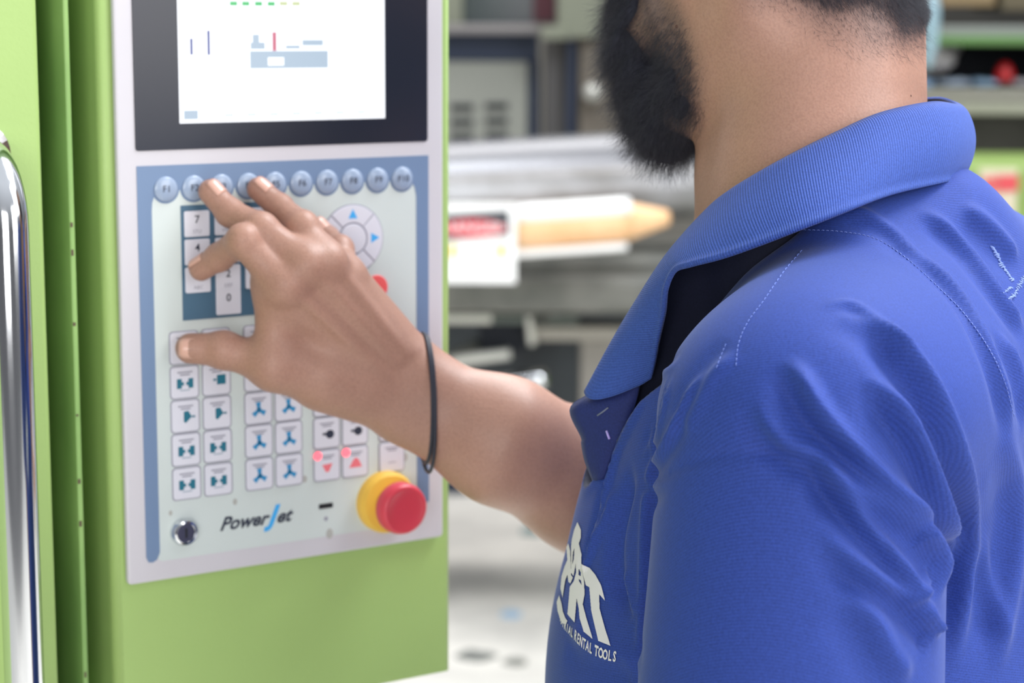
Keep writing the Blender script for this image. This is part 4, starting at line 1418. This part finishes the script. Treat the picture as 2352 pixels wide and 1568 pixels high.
# stand: navy band from the fold down into the neckline
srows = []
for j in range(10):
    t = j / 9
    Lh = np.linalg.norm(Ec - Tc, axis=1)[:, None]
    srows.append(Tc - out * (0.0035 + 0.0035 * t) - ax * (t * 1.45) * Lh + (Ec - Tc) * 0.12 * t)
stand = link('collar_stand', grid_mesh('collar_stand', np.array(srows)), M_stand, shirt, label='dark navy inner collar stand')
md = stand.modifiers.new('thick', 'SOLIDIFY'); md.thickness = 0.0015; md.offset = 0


# placket flap, open at the throat
def sheet(name, A, B, m, parent, n=30, rws=8, bow=0.004, **k):
    A = catmull([P(*a) for a in A], n); B = catmull([P(*b) for b in B], n)
    TO = -(WM @ np.array([0, 0, 1.0]))
    Gs = np.array([A + (B - A) * (j / (rws - 1)) + TO * bow * math.sin(math.pi * j / (rws - 1)) for j in range(rws)])
    o = link(name, grid_mesh(name, Gs), m, parent, **k)
    md = o.modifiers.new('thick', 'SOLIDIFY'); md.thickness = 0.0022; md.offset = 0
    return o


pk = sheet('placket', [(1352, 908, 1.166), (1311, 941, 1.164), (1337, 1003, 1.163), (1338, 1020, 1.163), (1346, 1058, 1.162), (1364, 1104, 1.162)],
           [(1470, 880, 1.135), (1462, 920, 1.136), (1448, 960, 1.140), (1430, 1000, 1.143), (1410, 1045, 1.146), (1388, 1098, 1.150)], M_navyc, shirt, label='open navy placket')
M_thread = mat('pale_blue_thread', (104, 124, 196), 0.6)
M_lilac = mat('lilac_buttonhole_thread', (176, 160, 230), 0.6)


def on_trees(px, py, lift=0.0006):
    best = None
    for tr in (tree_pk, tree_s2):
        a, b = hit(tr, px, py)
        if a is not None and (best is None or np.linalg.norm(a - CAM) < np.linalg.norm(best[0] - CAM)):
            best = (a, b)
    return None if best is None else best[0] + (CAM - best[0]) / np.linalg.norm(CAM - best[0]) * lift


pkm = pk.data
tree_pk = BVHTree.FromPolygons([v.co + Vector(PB) for v in pkm.vertices], [list(f.vertices) for f in pkm.polygons])


def thread(name, pts, r, m, parent, lift=0.0016):
    w = [on_trees(a, b, lift) for a, b in pts]
    w = [x - PB for x in w if x is not None]
    return link(name, mesh_of(tube_bm(w, r, 6)), m, parent, smooth=True)


thread('buttonhole_stitch', [(1393, 989), (1396, 998), (1400, 1008)], 0.0007, M_lilac, pk)
thread('buttonhole_stitch', [(1372, 954), (1384, 946), (1397, 936)], 0.0005, mat('grey_thread', (110, 116, 140), 0.6), pk)

# seam stitching
for nm, line in (('shoulder_seam', [(1842, 575), (1800, 625), (1755, 690), (1718, 740), (1697, 790), (1690, 850)]),
                 ('shoulder_seam', [(1668, 790), (1652, 830), (1645, 850)]),
                 ('yoke_seam', [(1845, 528), (1930, 532), (2010, 548), (2080, 592), (2150, 655), (2210, 715), (2265, 790), (2305, 870), (2330, 960)])):
    pts = catmull(np.array(line, float), 400)
    sb = bmesh.new(); n_ = 0; Ls = np.concatenate([[0], np.cumsum(np.linalg.norm(np.diff(pts, axis=0), axis=1))])
    s_ = 0
    while s_ < Ls[-1] - 8:
        a = [np.interp(s_, Ls, pts[:, 0]), np.interp(s_, Ls, pts[:, 1])]; b = [np.interp(s_ + 6.5, Ls, pts[:, 0]), np.interp(s_ + 6.5, Ls, pts[:, 1])]
        ha, na = hit(tree_s2, *a); hb_, nb2 = hit(tree_s2, *b)
        if ha is not None and hb_ is not None and np.linalg.norm(ha - hb_) < 0.006:
            tube_bm([ha + na * 0.0001 - PB, (ha + hb_) / 2 + na * 0.0004 - PB, hb_ + na * 0.0001 - PB], 0.00024, 4, bm=sb)
        s_ += 10.5
    o = link(nm, mesh_of(sb), M_thread, shirt); o['kind'] = 'stuff'

# chest print: hand over letters, with arched lettering
LG = [
    [(308, 40), (343, 120), (343, 200), (322, 260), (348, 370), (345, 470), (430, 510), (490, 580), (550, 690), (590, 850), (530, 780), (535, 930), (600, 1170), (645, 1315), (520, 1265), (450, 950), (430, 710), (395, 690), (368, 590), (352, 520), (375, 640), (382, 780), (362, 885), (400, 1030), (462, 1245), (370, 1170), (330, 1030), (322, 930), (300, 820), (278, 1075), (205, 985), (218, 850), (230, 705), (270, 650), (295, 560), (290, 470), (268, 595), (242, 560), (243, 300), (250, 220), (275, 120)],
    [(215, 258), (232, 330), (240, 480), (244, 590), (262, 610), (235, 672), (215, 655), (205, 580), (182, 640), (155, 815), (133, 720), (145, 600), (175, 500), (205, 430), (195, 300)],
    [(120, 795), (145, 880), (158, 960), (185, 1030), (205, 1055), (190, 1090), (150, 1080), (125, 1020), (103, 950), (95, 860)],
]
HOLES = [[(322, 520), (345, 560), (340, 600), (318, 580)], [(320, 625), (345, 640), (353, 690), (325, 650)], [(262, 350), (278, 310), (272, 420), (255, 480)]]


def inpoly(x, y, poly):
    c = np.zeros(x.shape, bool); n = len(poly)
    for i in range(n):
        x0, y0 = poly[i]; x1, y1 = poly[(i + 1) % n]
        if y0 == y1: continue
        k = ((y0 > y) != (y1 > y)) & (x < (x1 - x0) * (y - y0) / (y1 - y0) + x0)
        c ^= k
    return c


def decal(name, verts2, faces, m, parent, lift=0.0007):
    """flat print laid on the cloth: 2-D vertices dropped on the garment surface"""
    out_, ok = [], []
    for x, y in verts2:
        a, b = hit(tree_s2, x, y)
        ok.append(a is not None); out_.append(a + b * lift - PB if a is not None else np.zeros(3))
    out_ = np.array(out_); ok = np.array(ok)
    fs = [f for f in faces if all(ok[list(f)]) and max(np.linalg.norm(out_[f[i]] - out_[f[i - 1]]) for i in range(len(f))) < 0.02]
    me = bpy.data.meshes.new(name); me.from_pydata([tuple(v) for v in out_], [], [tuple(f) for f in fs])
    return link(name, me, m, parent, smooth=True)


S_ = 4.478
st = 3.2
gx = np.arange(80, 720, st); gy = np.arange(30, 1330, st)
X, Y = np.meshgrid(gx, gy, indexing='ij'); cx_, cy_ = X[:-1, :-1] + st / 2, Y[:-1, :-1] + st / 2
mk = np.zeros(cx_.shape, bool)
for pl_ in LG: mk |= inpoly(cx_, cy_, pl_)
for pl_ in HOLES: mk &= ~inpoly(cx_, cy_, pl_)
used_ = {}; v2 = []; fc = []
for i, j in np.argwhere(mk):
    f = []
    for a, b in ((0, 0), (0, 1), (1, 1), (1, 0)):
        k = (i + a, j + b)
        if k not in used_:
            used_[k] = len(v2); v2.append((1260 + X[k] / S_, 1190 + Y[k] / S_))
        f.append(used_[k])
    fc.append(f)
M_print = mat('pale_grey_print', (212, 208, 214), 0.6)
decal('chest_print', v2, fc, M_print, shirt)


def arc_text(word, path, size):
    """letters along a path given where the print is seen"""
    pts = catmull(np.array(path, float), 60); Ls = np.concatenate([[0], np.cumsum(np.linalg.norm(np.diff(pts, axis=0), axis=1))])
    n = len(word); V = []; Fs = []
    for i, ch in enumerate(word):
        c = bpy.data.curves.new('t', 'FONT'); c.body = ch; c.size = 1; c.align_x = 'CENTER'; c.resolution_u = 2; c.offset = 0.03
        t = bpy.data.objects.new('t', c); COL.objects.link(t); bpy.context.view_layer.update()
        me = bpy.data.meshes.new_from_object(t); bpy.data.objects.remove(t)
        s0 = (i + .5) / n * Ls[-1]
        o_ = np.array([np.interp(s0, Ls, pts[:, 0]), np.interp(s0, Ls, pts[:, 1])])
        o2 = np.array([np.interp(min(s0 + 2, Ls[-1]), Ls, pts[:, 0]), np.interp(min(s0 + 2, Ls[-1]), Ls, pts[:, 1])])
        tx = o2 - o_; tx /= np.linalg.norm(tx)
        w = Ls[-1] / n / 0.72
        up = np.array([0.10, -1.0]) * size
        b0 = len(V)
        for v in me.vertices:
            V.append(tuple(o_ + tx * v.co.x * w + up * v.co.y / 0.72))
        for f in me.polygons: Fs.append([b0 + k for k in f.vertices])
        bpy.data.meshes.remove(me)
    return V, Fs


for wd_, pth, sz in (('INDUSTRIAL', [(1285, 1400), (1293, 1436), (1318, 1464)], 18), ('RENTAL', [(1320, 1466), (1338, 1484), (1362, 1500)], 21), ('TOOLS', [(1366, 1502), (1390, 1512), (1418, 1518)], 22)):
    v_, f_ = arc_text(wd_, pth, sz)
    decal('lettering', v_, f_, M_print, shirt)

# embroidery on the upper back: raised pale stitches, a small figure over a word, running off the picture
M_emb = mat('pale_blue_embroidery', (122, 144, 206), 0.5)
eb = bmesh.new()
rb = random.Random(5)
for (ax_, ay_, bx_, by_, n_) in ((2278, 566, 2292, 590, 7), (2292, 590, 2300, 612, 5), (2302, 612, 2326, 646, 10), (2306, 672, 2322, 660, 5), (2318, 688, 2334, 672, 6), (2332, 670, 2344, 650, 5), (2344, 650, 2352, 636, 4), (2352, 660, 2372, 640, 6), (2370, 650, 2392, 620, 6)):
    for k in range(n_):
        t = (k + .5) / n_; x = ax_ + (bx_ - ax_) * t; y = ay_ + (by_ - ay_) * t
        dx_, dy_ = rb.uniform(2.5, 6), rb.uniform(-2, 4)
        ha, na = hit(tree_s2, x - dx_, y - dy_); hb_, nb2 = hit(tree_s2, x + dx_, y + dy_)
        if ha is None or hb_ is None or np.linalg.norm(ha - hb_) > 0.02: continue
        tube_bm([ha - PB, (ha + hb_) / 2 + na * 0.0005 - PB, hb_ - PB], 0.0005, 5, bm=eb)
if len(eb.verts):
    o = link('embroidery', mesh_of(eb), M_emb, shirt, smooth=True, label='pale embroidered emblem on the upper back'); o['kind'] = 'stuff'

# trousers and shoes below the picture
def sdf_trousers(p):
    d = None
    for s in (-1, 1):
        h = PB + TL * 0.095 * s; h = np.array([h[0], h[1], 0])
        a = rcone(p, h + [0, 0, 0.90], h + TL * 0.01 * s + TF * 0.02 + [0, 0, 0.48], 0.098, 0.072)
        a = smin(a, rcone(p, h + TL * 0.01 * s + TF * 0.02 + [0, 0, 0.48], h + TL * 0.02 * s + [0, 0, 0.07], 0.072, 0.060), 0.02)
        d = a if d is None else smin(d, a, 0.03)
    d = smin(d, ellip(p, PB + [0, 0, 0.93], (0.125, 0.165, 0.14), TR), 0.04)
    return smax(d, -(p[:, 2] - 0.05), 0.006)


tv, tq = surfnets(sdf_trousers, PB + [-0.3, -0.35, 0.0], PB + [0.3, 0.35, 1.12], 0.010)
link('trousers', mesh_np('trousers', tv - PB, tq), mat('dark_grey_trousers', (58, 60, 66), 0.8, noise=0.15, nscale=40), person)
for s in (-1, 1):
    c0 = PB + TL * 0.115 * s

    def sdf_shoe(p, c0=c0):
        d = rcone(p, c0 - TF * 0.07 + [0, 0, 0.042], c0 + TF * 0.13 + [0, 0, 0.034], 0.042, 0.036)
        d = smin(d, rcone(p, c0 - TF * 0.05 + [0, 0, 0.05], c0 - TF * 0.04 + [0, 0, 0.11], 0.042, 0.044), 0.02)
        return smax(d, -(p[:, 2] - 0.001), 0.004)
    v_, f_ = surfnets(sdf_shoe, c0 + [-0.26, -0.2, -0.02], c0 + [0.26, 0.2, 0.19], 0.008)
    link('shoe', mesh_np('shoe', v_ - PB, f_), M_dark, person)
# ------------------------------------------------------------------ beard and hair
M_hair = bpy.data.materials.new('black_hair'); M_hair.use_nodes = True
_b = M_hair.node_tree.nodes['Principled BSDF']
_b.inputs['Base Color'].default_value = (*lin((46, 45, 56)), 1); _b.inputs['Roughness'].default_value = 0.42
M_beard = mat('black_beard_mass', (36, 38, 52), 0.8)


def sdf_beard(p):
    q = (p - HO) @ HR.T * 1000
    n = (np.sin(q[:, 0] * .35 + q[:, 2] * .21) + np.sin(q[:, 2] * .33 - q[:, 1] * .28) + np.sin(q[:, 1] * .31 + q[:, 0] * .27)) * 0.7
    e = lambda c, s: ellip(q, c, s)
    d = e((78, 0, -104), (26, 30, 32))
    d = smin(d, e((93, 0, -64), (21, 24.5, 41)), 12)
    d = smin(d, ellip(np.stack([q[:, 0], np.abs(q[:, 1]), q[:, 2]], 1), (54, 28, -90), (20, 15, 22)), 12)
    d = smax(d, -ellip(q, (114, 0, -60), (8, 17, 3.0)), 3)
    return (d + n * 1.3) / 1000


bvv, bqq = surfnets(sdf_beard, hw(70, 0, -95) - 0.09, hw(70, 0, -95) + 0.09, 0.002)
bn = vnorm(bvv, bqq)
beard = link('beard', mesh_np('beard', bvv - PB, bqq), M_beard, person, label='full black beard')


def sample(verts, quads, norms, dens, n):
    a = verts[quads[:, 0]]; b = verts[quads[:, 1]]; c = verts[quads[:, 2]]; d = verts[quads[:, 3]]
    ar = np.linalg.norm(np.cross(c - a, d - b), axis=1) * 0.5 * dens[quads].mean(1)
    if ar.sum() <= 0: return None
    f = rng.choice(len(quads), n, p=ar / ar.sum())
    u = rng.random((n, 1)); w = rng.random((n, 1))
    p = (a[f] * (1 - u) + b[f] * u) * (1 - w) + (d[f] * (1 - u) + c[f] * u) * w
    nn = norms[quads[f]].mean(1); nn /= np.linalg.norm(nn, axis=1, keepdims=True)
    return p, nn, dens[quads[f]].mean(1)


def strands(name, pts, nrm, length, comb, rad, m, parent, curl=0.35, seg=5):
    n = len(pts)
    d = nrm * comb[0] + comb[1] + rng.normal(size=(n, 3)) * comb[2]
    d /= np.linalg.norm(d, axis=1, keepdims=True)
    side = np.cross(d, rng.normal(size=(n, 3))); side /= np.linalg.norm(side, axis=1, keepdims=True)
    L = length[:, None]
    cu = (rng.random((n, 1)) - 0.2) * curl
    P_ = []
    for k in range(seg):
        t = k / (seg - 1)
        P_.append(pts + d * L * t + side * L * cu * t * t + comb[1] * L * 0.25 * t * t)
    P_ = np.stack(P_, 1).reshape(-1, 3) - PB
    hc = bpy.data.hair_curves.new(name)
    hc.add_curves([seg] * n)
    hc.attributes['position'].data.foreach_set('vector', P_.astype(np.float32).ravel())
    ra = hc.attributes.get('radius') or hc.attributes.new('radius', 'FLOAT', 'POINT')
    tp = np.linspace(1, 0.35, seg)
    ra.data.foreach_set('value', (np.tile(tp, n) * rad).astype(np.float32))
    hc.materials.append(m)
    o = bpy.data.objects.new(name, hc); COL.objects.link(o); o.parent = parent
    o['kind'] = 'stuff'
    return o


DOWN = np.array([0, 0, -1.0])
# beard fringe
qb = (bvv - HO) @ HR.T * 1000
db = np.ones(len(bvv))
r_ = sample(bvv, bqq, bn, db, 34000)
strands('beard_hair', r_[0] - r_[1] * 0.001, r_[1], 0.004 + 0.012 * rng.random(len(r_[0])) ** 1.6, (0.75, HF * 0.25 + DOWN * 0.75, 0.30), 0.000055, M_hair, beard, 0.9)
# cheek growth on the skin
bnrm = vnorm(bv, bq)
ck = np.clip(beard_m, 0, 1) ** 2.2 * (0.25 + 0.75 * sstep(-40, -75, U_))
r_ = sample(bv, bq, bnrm, ck, 17000)
strands('cheek_hair', r_[0], r_[1], rng.uniform(0.002, 0.0065, len(r_[0])) * (0.45 + 1.0 * r_[2]), (0.35, HF * 0.35 + DOWN * 0.75, 0.22), 0.00005, M_hair, beard, 0.6)
# scalp hair
dm = np.clip(hair_m, 0, 1) ** 1.6
dm = dm * np.where(U_ < 10, 1.0, 0.35)
r_ = sample(bv, bq, bnrm, dm, 60000)
hair = strands('hair', r_[0], r_[1], 0.0016 + 0.010 * r_[2] ** 3 * rng.uniform(0.5, 1.0, len(r_[0])), (0.30, -HF * 0.30 + DOWN * 0.8, 0.20), 0.00005, M_hair, person, 0.4)
hair['label'] = 'short black hair fading out on the nape'
crown = np.clip(hair_m, 0, 1) * (U_ > 5)
r_ = sample(bv, bq, bnrm, crown, 26000)
strands('crown_hair', r_[0], r_[1], rng.uniform(0.010, 0.020, len(r_[0])) * (0.4 + 0.6 * r_[2]), (0.35, HF * 0.35 - HU * 0.55, 0.25), 0.00011, M_hair, person, 0.4)
# wisps along the nape line
wp = np.clip(hair_m, 0, 0.25) * (hair_m > 0.005) * (hair_m < 0.5)
r_ = sample(bv, bq, bnrm, wp, 900)
strands('nape_hair', r_[0], r_[1], rng.uniform(0.004, 0.009, len(r_[0])), (0.12, -HF * 0.55 + DOWN * 0.6, 0.30), 0.00004, M_hair, person, 0.8)

for _o in bpy.data.objects:
    if _o.name.startswith('folded_sheet'): _o['group'] = 'folded sheets on the middle rack shelf'
    if _o.name.startswith('scrap'): _o['group'] = 'scraps lying on the concrete floor'
